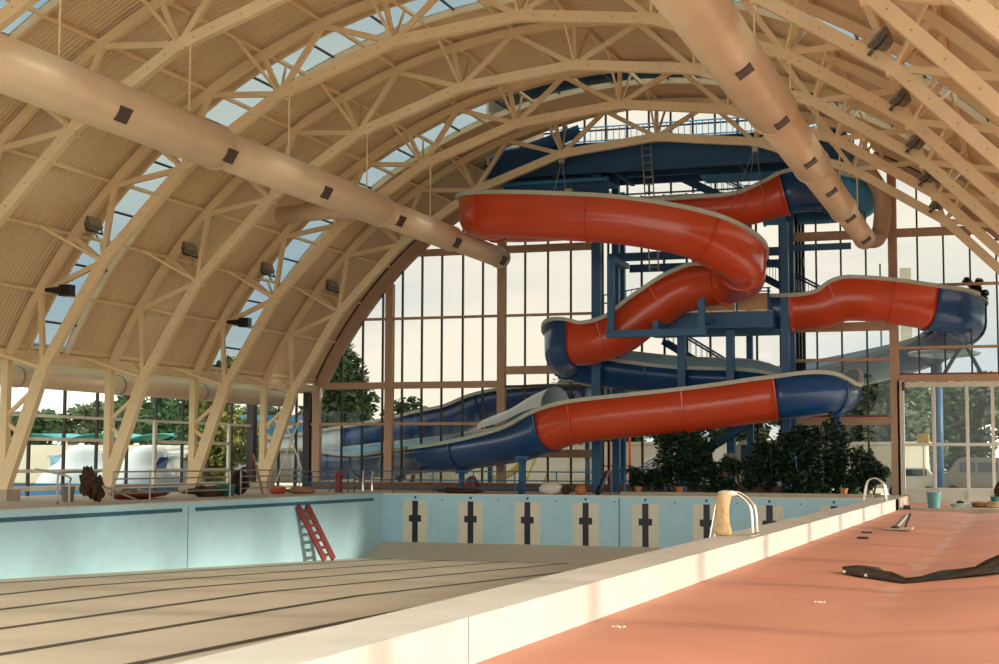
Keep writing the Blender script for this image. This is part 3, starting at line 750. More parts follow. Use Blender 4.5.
flume(sa, path_a, [(0, 4.34, 'deckblue', 'lightblue', 'blue starting bend with backlight in its colour'), (4.34, 5.6, 'blue', 'blue', 'dark blue entry piece'), (5.6, 26.8, 'red', 'red', 'red upper loop'), (26.8, 35.6, 'blue', 'lightblue', 'blue rear run with pale inside'),  # backlight and gloss on the starting bend put into its brighter blue
                   (35.6, 37.0, 'blue', 'lightblue', 'blue right bend'), (37.0, 42.0, 'red', 'lightblue', 'red lower run'), (42.0, 47, 'blue', 'lightblue', 'dark blue outdoor run'),
                   (47, 51, 'whiteblue', 'lightblue', 'white run-out trough')], per=6)
sb = thing('water_slide', 'right hand red and blue water slide leaving the lower landing and bending outside', 'water slide', (-8, 73, 0))
B_ = [(-10.9, 71.55, 9.35, .6, .6), (-9.6, 71.55, 9.35, .6, .6), (-8.6, 71.5, 9.42, .6, .7), (-7.7, 71.5, 9.7, .6, .95), (-6.5, 71.55, 9.66, .5, .95), (-5.3, 71.8, 9.5, .4, .95),  # 0-5
      (-4.1, 72.3, 9.3, .3, .95), (-3.1, 73.2, 9.1, .3, 1.0), (-2.6, 74.7, 8.8, .3, 1.05), (-3.0, 76.4, 8.6, .3, 1.0), (-4.4, 78.2, 8.0, .3, .9),  # 6-10
      (-7.5, 80.2, 7.25, .3, .9), (-12.0, 81.1, 6.5, .3, .9), (-17, 81.4, 6.0, .6, .9), (-22.5, 81.6, 5.72, .8, .95), (-26.5, 81.8, 5.62, .8, .95),   # 11-15
      (-28.7, 81.9, 5.35, .75, .95), (-30.4, 82.0, 4.75, .75, .95), (-32.2, 82.1, 4.4, .75, .95), (-35, 82.6, 3.9, .7, .95), (-40, 84.3, 3.1, .9, .9), (-45.5, 84.8, 2.5, .9, .9), # 16-21
      (-49, 81.5, 2.2, .9, .9), (-49.8, 76.5, 1.9, .9, .9), (-48.6, 71.5, 1.65, .9, .9)]
flume(sb, B_, [(0, .8, 'blue', 'blue', 'blue start piece'), (.8, 6.0, 'red', 'red', 'red run'), (6.0, 10.5, 'blue', 'lightblue', 'blue outside bend'),
               (10.5, 14, 'lightblue', 'lightblue', 'pale blue return run'), (14, 19.5, 'blue', 'lightblue', 'blue descending run'), (19.5, 24, 'whiteblue', 'lightblue', 'white run-out trough')], per=6)
# clear hood on the low blue piece
m = MB(); arr = smooth_path([(-20.2, 67.6, 3.95), (-21.2, 68.2, 3.75), (-22.6, 69.2, 3.3), (-24.2, 70.4, 3.0)], 4); n = len(arr)
for i, p in enumerate(arr):
    p = Vector(p); d = (Vector(arr[min(i+1, n-1)])-Vector(arr[max(i-1, 0)])).normalized(); s = d.cross(Vector((0, 0, 1))).normalized()
    for k in range(9):
        a = pi*k/8; m.v.append(tuple(p + s*cos(a)*.93 + Vector((0, 0, 1))*(sin(a)*.95*(1-.45*i/n)-.02)))
for i in range(n-1):
    for k in range(8): b0 = i*9+k; m.f.append((b0, b0+1, b0+10, b0+9)); m.mi.append(0)
hd = m.build('flume_hood', 'whiteblue', sa, smooth=True); hd['label'] = 'glossy white hood'
# slide supports
r = thing('slide_support', 'blue round column with a V strut head under the blue outside bend', 'column', (-4.05, 78, -.35))
MB().tube([(-4.05, 78, -.35), (-4.05, 78, 6.2)], .27, 16).build('pole', 'steelblue', r, smooth=True)
MB().tube([(-4.05, 78, 6.0), (-3.2, 75.2, 7.0)], .1, 10).build('strut', 'steelblue', r)
MB().tube([(-3.55, 74.3, 5.5), (-2.7, 75.0, 7.0)], .09, 10).build('strut', 'steeldark', r)
MB().tube([(-1.85, 74.3, 5.5), (-2.6, 75.0, 7.0)], .09, 10).build('strut', 'steeldark', r)
MB().lathe((-3.6, 76.4, 6.65), [(.3, -.25), (1.6, -.1), (1.7, 0), (1.6, .08)], 24).build('saucer', 'lightblue', r)
r = thing('slide_support', 'long sloping blue outdoor girder under the pale blue return run', 'girder', (-8, 79.4, 5.5))
MB().bar((-5.0, 79.2, 6.4), (-13.5, 80.0, 4.6), .18, .3).build('girder', 'deckblue', r)
for x, y, h, lab in ((-21.6, 66.95, 1.6, 'short blue column beneath the white hood of the low flume'), (-26.3, 71.9, .95, 'blue column under the low flume just inside the glazing'),
                (-31.4, 76.4, .6, 'blue column under the low outdoor flume nearest the glazing'), (-28.3, 82, 3.4, 'tall blue column under the descending outdoor flume'),
                (-22.6, 81.7, 3.8, 'tall blue column behind the white framed glazing left of the tower'), (-7.75, 68.4, 3.55, 'blue column under the lower blue right bend'),
                (-9.7, 80.9, 5.2, 'blue outdoor column seen under the right red flume'), (-36.5, 82.9, 1.9, 'blue outdoor column under the furthest descending flume')):
    rr = thing('slide_support', lab, 'column', (x, y, -.2), 'flume support columns')
    MB().tube([(x, y, -.35 if y > 73 else 0), (x, y, h)], .15, 12).build('pole', 'steelblue', rr, smooth=True)
    MB().box(x-.3, x+.3, y-.08, y+.08, h-.1, h+.1).build('saddle', 'steelblue', rr)
# tie cables and hoists for the upper loop
def rig(label, top, bots, box=None):
    r = thing('hanging_rig', label, 'rigging', top)
    for b in bots: MB().tube([top, b], .018, 5).build('cable', 'galv', r)
    MB().box(top[0]-.12, top[0]+.12, top[1]-.12, top[1]+.12, top[2]-.25, top[2]+.05).build('clamp', 'galv', r)
    if box: MB().box(box[0]-.16, box[0]+.16, box[1]-.12, box[1]+.12, box[2]-.3, box[2]+.3).build('hoist_box', 'plywood', r)
nb = lambda k, y: AP(RIN, k*N1, y)
p = nb(-1, 67.1); rig('cables hanging from the last truss onto the front of the red loop', (p.x, 67.1, p.z-.2), [(-18.4, 61.1, 12.3), (p.x+.3, 67.1, 12.6)], (p.x+.35, 67.0, 13.5))
p = nb(1, 67.1); rig('bundle of cables from the last truss to the rear red flume', (p.x, 67.1, p.z-.2), [(-12.8, 70.2, 12.6), (-12.0, 70.1, 12.7), (-11.0, 70.3, 12.9)])
p = nb(-2, 67.1); rig('thin cables from the last truss to the left turn of the red loop', (p.x, 67.1, p.z-.2), [(-23.3, 64.2, 12.6), (-23.7, 65.4, 11.9)])

# ------------------------------------------------------------------ floodlights
def floodlight(x, y, z, label, aim=1):
    r = thing('floodlight', label, 'floodlight', (x, y, z), 'truss floodlights')
    n = 4; m = MB()
    for (hw, yy) in ((.34, -.16), (.30, .0), (.14, .30)):
        m.v += [(x-hw, y+yy*aim, z-hw*.8), (x+hw, y+yy*aim, z-hw*.8), (x+hw, y+yy*aim, z+hw*.8), (x-hw, y+yy*aim, z+hw*.8)]
    for i in range(2):
        for k in range(4): m.f.append((4*i+k, 4*i+(k+1) % 4, 4*i+4+(k+1) % 4, 4*i+4+k)); m.mi.append(0)
    m.f += [(3,2,1,0), (8,9,10,11)]; m.mi += [0, 0]; m.build('housing', 'lampgrey', r)
    MB().box(x-.30, x+.30, y-.175*aim-.01, y-.175*aim+.01, z-.24, z+.24).build('lens', 'galv', r)
    m = MB(); m.bar((x-.38, y, z), (x-.38, y, z-.42), .04); m.bar((x+.38, y, z), (x+.38, y, z-.42), .04); m.bar((x-.4, y, z-.42), (x+.4, y, z-.42), .06, .05); m.build('yoke', 'dark', r)
    MB().bar((x, y, z-.42), (x+.1, y, z-.75), .05).build('bracket', 'galv', r)
    r.rotation_euler = (radians(-38), radians(10 if x < CX else -8), radians(62 if x < CX else -58)); r.scale = (.85, .95, .85)
nth = {33.85: 'third truss from the camera end', 40.5: 'fourth truss from the camera end', 47.15: 'fourth truss back from the gable', 53.8: 'third truss back from the gable', 60.45: 'second truss back from the gable', 67.1: 'truss closest to the gable'}
for y in (40.5, 47.15, 53.8, 60.45, 67.1):
    floodlight(-31.1, y-.25, 9.75, 'grey floodlight clamped on the left haunch of the %s' % nth[y])
    floodlight(-3.3, y-.3, 12.3, 'grey floodlight standing on the right side of the %s' % nth[y])
for y in (47.15, 60.45):
    r = thing('loudspeaker', 'small black loudspeaker low on the left haunch of the %s' % nth[y], 'loudspeaker', (-32.4, y, 7.6), 'truss loudspeakers')
    MB().tube([(-33.0, y-.2, 7.5), (-32.3, y-.2, 7.45)], [.08, .16], 12).build('horn', 'black', r)
    MB().box(-32.35, -31.9, y-.38, y-.02, 7.25, 7.65).build('cabinet', 'black', r)

# ------------------------------------------------------------------ pool side objects
# maroon folding ladder leaning on the left pool wall
r = thing('pool_ladder', 'maroon double ladder leaning on the pale blue left pool wall', 'ladder', (-26.9, 57.2, -2.55))
for dx, y0, y1, s in ((0, 55.9, 57.0, 0), (.0, 56.75, 57.85, 1)):
    MB().bar((-27.33, y0, -.32), (-26.65, y1, -2.5), .30, .07, (1, 0, 0)).build('stile', 'maroon', r)
for i in range(7):
    t = (i+.7)/7.4; a = Vector((-27.33, 55.9, -.32)).lerp(Vector((-26.65, 57.0, -2.5)), t); b = a + Vector((0, .85, 0))
    MB().bar(a, b, .05, .12).build('rung', 'maroon', r)
# grab rails
def grab(label, x, y, s=1.0):
    r = thing('grab_rail', label, 'pool ladder rail', (x, y, 0), 'stainless grab rails')
    for d in (-.26, .26):
        pts = smooth_path([(x-.42*s-.15, y+d, -.6), (x-.42*s, y+d, .25*s), (x-.30*s, y+d, .74*s), (x-.02, y+d, .86*s), (x+.26*s, y+d, .70*s), (x+.36*s, y+d, .45*s), (x+.38*s, y+d, 0)], 5)
        MB().tube(pts, .03, 10).build('tube', 'chrome', r, smooth=True)
        MB().lathe((x+.38*s, y+d, 0), [(.06, 0), (.06, .02), (.035, .04)], 12).build('foot_collar', 'chrome', r)
    for i in range(2): MB().tube([(x-.44*s-.03*i, y-.26, .12-.3*i), (x-.44*s-.03*i, y+.26, .12-.3*i)], .03, 8).build('tread', 'chrome', r)
grab('bent stainless grab rail on the white beam holding a tan paper wrap', -5.62, 31.6)
grab('small far stainless grab rail at the end of the white beam', -5.62, 62.6)
m = MB(); rnd = random.Random(5); n = 14
for j, (zz_, rr_) in enumerate([(0.02, .19), (.10, .21), (.3, .19), (.5, .17), (.66, .18), (.78, .19), (.85, .12)]):
    for k in range(n):
        a = 2*pi*k/n; q = rr_*(1+rnd.uniform(-.13, .13)+.12*cos(3*a+zz_*7)); m.v.append((-6.04+q*cos(a)*.75, 31.1+q*sin(a), zz_))
for j in range(6):
    for k in range(n): m.f.append((j*n+k, j*n+(k+1) % n, (j+1)*n+(k+1) % n, (j+1)*n+k)); m.mi.append(0)
m.f += [tuple(range(n))[::-1], tuple(6*n+k for k in range(n))]; m.mi += [0, 0]
o = m.build('paper_wrap', 'cloth', None, smooth=True, loc=(-5.9, 31.1, 0)); tag(o, 'crumpled tan paper wrap tied round the nearer grab rail', 'wrapping')
o.location.x += .25
m = MB().blob((-5.72, 31.3, .84), .20, .24, .07, 10, 6, .25, 4); tag(m.build('rag', 'cloth2', None, True, (-5.72, 31.3, .84)), 'white rag draped on top of the paper wrapped grab rail', 'rag')

# railings by the left deck
def railing(label, pts, posts, heights, mt, r_=.028, grp='poolside railings'):
    r = thing('deck_railing', label, 'railing', pts[0], grp)
    for h in heights: MB().tube([(p[0], p[1], p[2]+h) for p in pts], r_, 6).build('rail', mt, r)
    for p in posts: MB().tube([(p[0], p[1], p[2]), (p[0], p[1], p[2]+heights[-1])], r_*1.15, 6).build('post', mt, r)
railing('grey tube railing along the left pool edge between two truss feet', [(-30.2, 47.2, 0), (-30.2, 55.6, 0)], [(-30.2, y, 0) for y in (47.2, 49.6, 52.2, 55.6)], (.3, .55, .8, 1.05), 'galv')
railing('grey tube railing further along the left pool edge beside the green tub', [(-31, 58, 0), (-31, 63.5, 0)], [(-31, y, 0) for y in (58, 60.6, 63.5)], (.3, .55, .8, 1.05), 'galv')
railing('blue three bar railing along the far pool edge before the gable glazing', [(-29.6, 66.4, 0), (-17.8, 66.4, 0)], [(-29.6+1.96*i, 66.4, 0) for i in range(7)], (.25, .6, 1.0), 'steelblue')
railing('blue railing filling the far left corner of the pool deck', [(-32.8, 66.6, 0), (-30.0, 66.6, 0)], [(-32.8+.93*i, 66.6, 0) for i in range(4)], (.2, .45, .7, .95), 'steelblue')
r = thing('handrail_loop', 'single bent grey handrail at the far left end of the pool deck', 'handrail', (-29.4, 43.3, 0))
MB().tube(smooth_path([(-31.5, 44.5, 1.15), (-30.1, 44.0, .98), (-29.5, 43.6, .86), (-29.4, 43.4, .7), (-29.4, 43.4, 0)], 5), .035, 8).build('tube', 'galv', r, smooth=True)
r = thing('handrail_loop', 'bent grey handrail beside the dark rags on the left deck', 'handrail', (-29.4, 47.4, 0))
MB().tube(smooth_path([(-30.6, 44.5, 0), (-30.6, 44.5, .9), (-30.5, 44.7, 1.04), (-30.2, 46.3, 1.06)], 5), .035, 8).build('tube', 'galv', r, smooth=True)
MB().tube([(-29.8, 45.9, .6), (-29.0, 47.0, .05)], .03, 8).build('tube', 'galv', r)
m = MB()
for i in range(7): m.blob((-30.2+.05*(i % 2), 45.5+.13*i, .72-.07*i+.12*(i % 3)), .16, .20, .42-.03*i, 12, 8, .45, i)
tag(m.build('rag_heap', 'brown', None, True, (-30, 45.8, 0)), 'dark brown rags hung over the bent handrail on the left deck', 'rags')
# bits on the left deck
def bucket(name, label, x, y, z0, rr, h, mt, handle=True):
    r = thing(name, label, 'bucket', (x, y, z0)); MB().lathe((x, y, z0), [(rr*.82, 0), (rr, h), (rr*1.07, h), (rr*1.07, h+.03), (rr*.95, h+.03), (rr*.9, h-.05), (rr*.75, .05)], 20).build('pail', mt, r, smooth=False)
    if handle: MB().tube([(x+rr*cos(a), y, z0+h+.02+rr*.55*sin(a)) for a in [pi*k/8 for k in range(9)]], .012, 5).build('handle', 'galv', r)
bucket('bucket', 'grey metal bucket on the left pool deck', -31.9, 47.0, 0, .24, .5, 'lampgrey')
bucket('tub', 'dark green plastic tub on the left pool deck', -31.3, 57.3, 0, .40, .45, 'green', False)
bucket('bucket', 'teal paint bucket in front of the entrance doors', -3.7, 67.3, -.40, .29, .62, 'teal')
bucket('bucket', 'small dark green pot by the right edge of the entrance strip', -1.3, 69.4, -.40, .19, .42, 'green')
def junk(name, label, cat, c, s, mt, seed, jit=.2, n=10):
    x, y, z = c; return tag(MB().blob((x, y, z+s[2]*.9), *s, n, 7, jit, seed, flat=z).build(name, mt, None, True, (x, y, z)), label, cat)
junk('cloth_bundle', 'red cloth bundle by the fourth truss foot', 'bundle', (-31.4, 62.2, 0), (.45, .35, .18), 'redpost', 2)
junk('cloth_bundle', 'brown earth coloured sack beside the red bundle', 'sack', (-30.7, 63.0, 0), (.7, .4, .15), 'wood', 3)
junk('cloth_bundle', 'dark red rags on the deck behind the grey railing', 'rags', (-31.8, 51.5, 0), (.7, 1.4, .18), 'maroon', 4, .4)
junk('cloth_bundle', 'dark heap of netting between the second and third truss feet', 'netting', (-31.5, 56.0, 0), (.6, 1.2, .22), 'brown', 5, .4)
junk('white_sack', 'white cloth sack lying on the far pool edge', 'sack', (-19.9, 65.9, 0), (.55, .35, .30), 'cloth2', 6, .12)
junk('brown_bag', 'small brown bag between the white sack and the orange bag', 'bag', (-19.2, 65.9, 0), (.22, .25, .22), 'brown', 7)
junk('orange_bag', 'small orange bag on the far pool edge right of the white sack', 'bag', (-18.55, 65.9, 0), (.28, .25, .24), 'orange', 8, .1)
junk('brown_bag', 'dark low bundle on the far pool edge near the glazing post', 'bundle', (-24.2, 66.0, 0), (1.2, .3, .14), 'brown', 9, .3)
junk('brown_bag', 'dark red bag on the far deck beside the railing middle', 'bag', (-24.3, 67.8, 0), (.35, .3, .42), 'maroon', 10, .1)
# tyre and leaning timbers
r = thing('tyre', 'black tyre leaning near the green tub', 'tyre', (-31.6, 58.4, 0))
pts = [(-31.6+.10*cos(a), 59.0+.40*cos(a), .54+.40*sin(a)) for a in [2*pi*k/20 for k in range(21)]]
MB().tube(pts, .14, 8, False).build('tread', 'tyre', r, smooth=True)
MB().tube([(-31.66, 59.0, .54), (-31.54, 59.0, .54)], .28, 14).build('hub', 'brown', r)
o = MB().bar((-31.2, 60.4, 0), (-31.6, 60.2, 1.75), .16, .10).build('timber_post', 'wood', None, False, (-31.2, 60.4, 0)); tag(o, 'brown timber plank standing on end behind the green tub', 'plank')
r = thing('bollard', 'small maroon bollard in the far left corner of the pool', 'bollard', (-30.2, 66.0, 0))
MB().lathe((-30.2, 66, 0), [(.2, 0), (.17, .15), (.15, .75), (.2, .8), (.2, .92), (.1, .98)], 14).build('post', 'maroon', r)
r = thing('pool_steps_rail', 'pale ladder rails at the far left pool corner', 'pool ladder rail', (-29.2, 65.6, 0))
for d in (0, .45): MB().tube(smooth_path([(-28.9+d, 65.8, 0), (-28.9+d, 65.8, .7), (-28.8+d, 65.6, .95), (-28.6+d, 65.2, .9), (-28.5+d, 64.95, .5), (-28.5+d, 64.9, 0)], 4), .04, 8).build('tube', 'chrome', r, smooth=True)
o = MB().bar((-17.9, 66.2, .02), (-17.5, 66.6, 1.05), .25, .12).build('black_board', 'black', None, False, (-17.9, 66.2, 0)); tag(o, 'black board leaning by the foot of the deck stair', 'board')
# things on the red deck
m = MB(); rnd = random.Random(11)
cl = [(-3.2, 28.9), (-2.9, 28.75), (-2.6, 28.55), (-2.3, 28.2), (-2.05, 27.9), (-1.8, 28.1), (-1.45, 28.5), (-1.1, 28.9), (-.7, 29.4), (-.3, 30.2), (.2, 31.0)]
dz = lambda x: max(-.60, -.455 - .145*max(0, 1-abs(x+2.05)/1.5))
n = 9
for i, (x, y) in enumerate(cl):
    wd = (.5, 1.1, 1.2, .8, .42, .55, .7, .9, 1.3, 1.6, 1.5)[i]; hh = (.05, .09, .12, .09, .05, .06, .08, .08, .12, .2, .2)[i]
    for k in range(n):
        t = k/(n-1); m.v.append((x + rnd.uniform(-.03, .03), y-wd/2+wd*t, dz(x)+.012+hh*sin(pi*t)*(.3+1.6*rnd.random())))
for i in range(len(cl)-1):
    for k in range(n-1): m.f.append((i*n+k, i*n+n+k, i*n+n+k+1, i*n+k+1)); m.mi.append(0)
tag(m.build('plastic_sheet', 'black', None, True, (-2, 28.5, -.6)), 'crumpled black plastic sheet lying across the red deck', 'plastic sheet')
m = MB(); rnd = random.Random(12)
for (x, y) in ((-3.12, 28.35), (-2.72, 28.1), (-1.25, 28.6), (-.75, 29.3)):
    s_ = .022; m.box(x-s_, x+s_, y-s_, y+s_, dz(x)+.02, dz(x)+.06)
tag(m.build('paper_scraps', 'cloth2', None, False, (-2, 28.3, -.5)), 'little pale paper scraps on the black plastic sheet', 'scraps', None, 'stuff')
r = thing('plasterer_board', 'tan mortar board with a grey trowel tool on the far red deck', 'mortar board', (-3.55, 47.6, -.5))
MB().add([(-3.95, 46.6, -.47), (-3.2, 46.6, -.475), (-3.25, 48.4, -.475), (-3.8, 48.4, -.47), (-3.95, 46.6, -.44), (-3.2, 46.6, -.44), (-3.25, 48.4, -.44), (-3.8, 48.4, -.44)],
         [(3,2,1,0), (4,5,6,7), (0,1,5,4), (1,2,6,5), (2,3,7,6), (3,0,4,7)]).build('board', 'dirt', r)
MB().bar((-3.68, 47.2, -.40), (-3.5, 48.6, -.12), .12, .08).build('tool_handle', 'galv', r)
MB().bar((-3.46, 47.9, -.42), (-3.38, 48.9, -.08), .06, .06).build('tool_shaft', 'dark', r)
MB().box(-3.8, -3.58, 46.9, 47.4, -.44, -.38).build('tool_head', 'dark', r)
r = thing('basin', 'shallow white basin on the entrance strip', 'basin', (-2.75, 68.9, -.4))
MB().lathe((-2.75, 68.9, -.4), [(.28, 0), (.42, .14), (.46, .16), (.44, .17), (.3, .05)], 20).build('bowl', 'whiteblue', r)
MB().blob((-2.7, 68.9, -.2), .16, .14, .08, 8, 6, .2, 3).build('contents', 'brown', r)
junk('tangled_hose', 'tangle of orange and tan hose on the entrance strip', 'hose', (-1.9, 69.0, -.40), (.42, .5, .13), 'orange', 14, .35)
junk('rope_heap', 'tan heap of rope at the right edge of the entrance strip', 'rope', (-1.35, 68.6, -.40), (.35, .4, .14), 'cloth', 15, .35)
junk('coat_bundle', 'grey brown coat bundle at the right frame edge by the doors', 'bundle', (-1.05, 69.6, -.40), (.30, .3, .62), 'brown', 16, .12)
for i, (x, y, lab) in enumerate([(-4.25, 44.4, 'black scrap of tape on the far red deck'), (-4.05, 41.2, 'smaller black scrap of tape on the red deck nearer the camera'), (-4.75, 66.8, 'dark offcut lying where the white beam ends')]):
    tag(MB().box(x-.14, x+.14, y-.12, y+.12, -.50, -.43 if i < 2 else -.3).build('scrap', 'black', None, False, (x, y, -.48)), lab, 'scrap')
for i, (x, y, lab) in enumerate([(-4.62, 17.8, 'small white plaster crumbs at the foot of the beam near the camera'), (-2.9, 22.6, 'tiny white plaster crumb in the middle of the red deck')]):
    m = MB()
    for k in range(4): m.blob((x+.04*k, y+.06*(k % 2), -.455-(.06 if x > -3.5 else 0)+.01), .018, .02, .014, 6, 5, .2, k)
    tag(m.build('plaster_crumbs', 'cloth2', None, False, (x, y, -.45)), lab, 'crumbs', None, 'stuff')
tag(MB().bar((-5.0, 69.2, -.36), (-2.6, 71.2, -.36), .12, .06).build('timber_strip', 'redpost', None, False, (-4, 70, -.36)), 'reddish timber strip on the entrance floor beside the teal bucket', 'timber')

# ------------------------------------------------------------------ planter and plants
pl = thing('planter', 'long tan edged planter bed under the tower', 'planter', (-11, 67, 0))
MB().box(-16.6, -6.0, 65.3, 65.45, -.01, .18).build('edging', 'concrete', pl)
MB().box(-16.6, -6.0, 65.45, 69.0, -.01, .14).build('soil_bed', 'soil', pl)
def leaves(m, c, r, n, size, rnd, shell=.55):
    for _ in range(n):
        while True:
            v = Vector((rnd.uniform(-1, 1), rnd.uniform(-1, 1), rnd.uniform(-1, 1)))
            if shell < v.length <= 1: break
        p = Vector((c[0]+v.x*r[0], c[1]+v.y*r[1], c[2]+v.z*r[2]))
        a = Vector((rnd.uniform(-1, 1), rnd.uniform(-1, 1), rnd.uniform(-.6, .6))).normalized(); b = a.cross(Vector((rnd.uniform(-1, 1), rnd.uniform(-1, 1), rnd.uniform(-1, 1)))).normalized()
        s = size*rnd.uniform(.6, 1.3)
        m.v += [tuple(p-a*s), tuple(p+b*s*.45), tuple(p+a*s), tuple(p-b*s*.45)]; k = len(m.v)-4
        m.f.append((k, k+1, k+2, k+3)); m.mi.append(0)
def shrub(x, y, h, wd, label, seed, dens=900, name='shrub'):
    r = thing(name, label, 'shrub', (x, y, .14), 'planter shrubs'); rnd = random.Random(seed); m = MB()
    for i in range(11):
        cx, cy = x+rnd.uniform(-.75, .75)*wd, y+rnd.uniform(-.5, .5)*wd*.6; cz = .2+h*rnd.uniform(.08, .85)
        leaves(m, (cx, cy, cz), (wd*.42, wd*.38, h*.24), dens//9, .13, rnd, .1)
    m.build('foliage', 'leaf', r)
    m = MB()
    for i in range(5): m.tube([(x, y, .1), (x+rnd.uniform(-.5, .5)*wd, y+rnd.uniform(-.3, .3)*wd, .2+h*rnd.uniform(.6, .9))], .025, 5)
    m.build('stems', 'bark', r)
sh = [(-15.9, 67.2, 1.0, .8, 'low dark shrub at the left end of the planter'), (-14.5, 67.4, 3.4, 1.15, 'tall dark bushy shrub before the left tower column'), (-13.6, 67.0, 2.6, 1.0, 'dark shrub between the two middle tower columns'),
      (-12.6, 66.8, 1.4, .9, 'low leafy shrub before the parked van'), (-11.6, 66.9, 1.5, .9, 'low leafy shrub right of the parked van'), (-10.4, 67.0, 2.2, 1.1, 'medium shrub under the lower blue bend'),
      (-9.3, 67.1, 2.7, 1.2, 'broad dark shrub right of the right tower column'), (-8.1, 67.2, 3.2, 1.1, 'tall spreading shrub right of the blue bend column'), (-7.0, 67.0, 2.4, 1.0, 'leafy shrub near the right end of the planter'),
      (-6.1, 67.0, 1.5, .7, 'small shrub at the right end of the planter by the post'), (-8.8, 66.2, 1.1, 1.0, 'low ground shrub at the front of the planter')]
for i, (x, y, h, wd, lab) in enumerate(sh): shrub(x, y, h, wd, lab, 20+i, 1500 if h > 2 else 800)
for i, (x, lab) in enumerate(((-15.9, 'small orange flower pot at the left of the planter'), (-7.2, 'small orange flower pot at the right of the planter'), (-14.1, 'small orange flower pot below the tall shrub'))):
    tag(MB().lathe((x, 65.7, .14), [(.12, 0), (.17, .22), (.19, .22), (.19, .26), (.1, .26)], 12).build('flower_pot', 'orange', None, False, (x, 65.7, .14)), lab, 'flower pot', 'orange pots')
r = thing('small_sign', 'little grey blank notice board standing among the shrubs', 'sign', (-12.2, 67.6, .1))
MB().box(-12.55, -11.95, 67.58, 67.62, 1.5, 1.85).build('board', 'lampgrey', r); MB().box(-12.28, -12.22, 67.6, 67.64, .1, 1.5).build('post', 'lampgrey', r)

# ------------------------------------------------------------------ outdoors
def tree(x, y, h, wd, mt, label, seed, n=2600, trunk=.25, size=.45, zb=-.4, name='tree'):
    r = thing(name, label, 'tree', (x, y, zb), 'trees outside the glazing'); rnd = random.Random(seed); m = MB(); th = h*trunk
    for i in range(10):
        a = rnd.uniform(0, 2*pi); q = rnd.uniform(.15, .6)*wd; cz = zb+th+(h-th)*rnd.uniform(.15, .82)
        leaves(m, (x+q*cos(a), y+q*sin(a)*.7, cz), (wd*.42, wd*.36, (h-th)*.22), n//10, size, rnd, .35)
    m.build('crown', mt, r)
    m = MB(); m.tube([(x, y, zb), (x+.2, y, zb+th), (x, y, zb+h*.7)], [h*.03, h*.022, h*.01], 8)
    for i in range(4): m.tube([(x, y, zb+th), (x+rnd.uniform(-.5, .5)*wd, y+rnd.uniform(-.3, .3)*wd, zb+h*.7)], [h*.014, h*.006], 6)
    m.build('trunk', 'bark', r)
tree(-44.5, 97, 11.2, 4.2, 'treeleaf', 'dark rounded tree behind the left end of the gable glazing', 40, 7000, .15, .30)
tree(-40.3, 100, 6.5, 2.6, 'treeleaf', 'lower dark tree right of the tall rounded tree', 41, 3000, .15, .28)
tree(-41.9, 76.5, 7.6, 2.5, 'treeleaf2', 'yellow flecked green tree just outside the left aisle glazing', 42, 6500, .1, .20)
tree(-49.0, 87.0, 7.4, 3.0, 'treeleaf', 'dark green tree beside the yellow flecked tree', 43, 4000, .1, .24)
labs = [('grey green distant tree far left beyond the canopies', -128), ('distant leafy tree above the first teal canopy', -118), ('distant leafy tree above the second teal canopy', -108), ('distant leafy tree above the third teal canopy', -99), ('distant tree right of the teal canopies', -90), ('distant tree furthest right behind the left aisle', -82)]
for i, (lb, x) in enumerate(labs): tree(x, 150+4*(i % 2), 8.6+1.2*sin(i*2), 7.0, 'treehazy' if i % 2 else 'treeleaf', lb, 50+i, 2600, .1, .6)
labs = [('pale tree top seen between the transoms left of the tower', -35, 125, 10.5), ('distant tree left of the slide tower behind the white wall', -30, 118, 7.5), ('leafy tree over the white wall behind the tower', -24, 112, 7.6), ('leafy tree over the white wall beside the stairs', -19.5, 110, 7.8),
        ('leafy tree above the parked van', -15, 112, 7.2), ('leafy tree right of the parked van', -11.4, 108, 7.6), ('tall leafy tree just left of the entrance post', -9.0, 106, 8.3), ('leafy tree directly behind the blue round column', -5.6, 104, 7.8),
        ('leafy tree behind the middle door panes', -3.2, 106, 7.6), ('leafy tree at the right frame edge behind the doors', -.2, 103, 7.8), ('leafy tree beyond the right frame edge', 3, 104, 7.8), ('slender pale tree beside the entrance door frame', -7.2, 99, 5.6)]
for i, (lb, x, y, h) in enumerate(labs): tree(x, y, h, 3.2, 'treehazy' if i % 3 != 1 else 'treeleaf', lb, 70+i, 3000, .12, .32)
# pale service building
r = thing('service_building', 'long low pale rendered building behind the tower', 'building', (-15, 95, -.35))
MB().box(-29, -5.6, 95, 99, -.35, 2.55).build('walls', 'building', r); MB().box(-29.2, -5.4, 94.9, 99.2, 2.55, 2.7).build('roof_edge', 'white', r)
f = MB().box(-20.2, -18.9, 94.9, 95.05, .9, 1.75).build('window', 'lampgrey', r); MB().box(-20.05, -19.05, 94.86, 94.95, 1.0, 1.65).build('pane', 'dark', f)
r = thing('distant_house', 'brown roofed pale house seen under the descending blue flume', 'house', (-42, 112, -.35))
MB().box(-47, -33, 112, 118, -.35, 3.2).build('walls', 'building', r)
MB().add([(-47.6, 111.4, 3.2), (-32.4, 111.4, 3.2), (-32.4, 118.6, 3.2), (-47.6, 118.6, 3.2), (-45, 115, 5.0), (-35, 115, 5.0)], [(3,2,1,0), (0,1,5,4), (1,2,5), (2,3,4,5), (3,0,4)]).build('roof', 'roofred', r)
MB().box(-44, -36, 111.95, 112.0, .6, 2.4).build('dark_verandah', 'kerb', r)
r = thing('perimeter_wall', 'long white perimeter wall behind the low outdoor flume', 'wall', (-60, 104, -.35))
MB().box(-105, -29, 104, 104.3, -.35, 2.6).build('wall_panel', 'building', r)
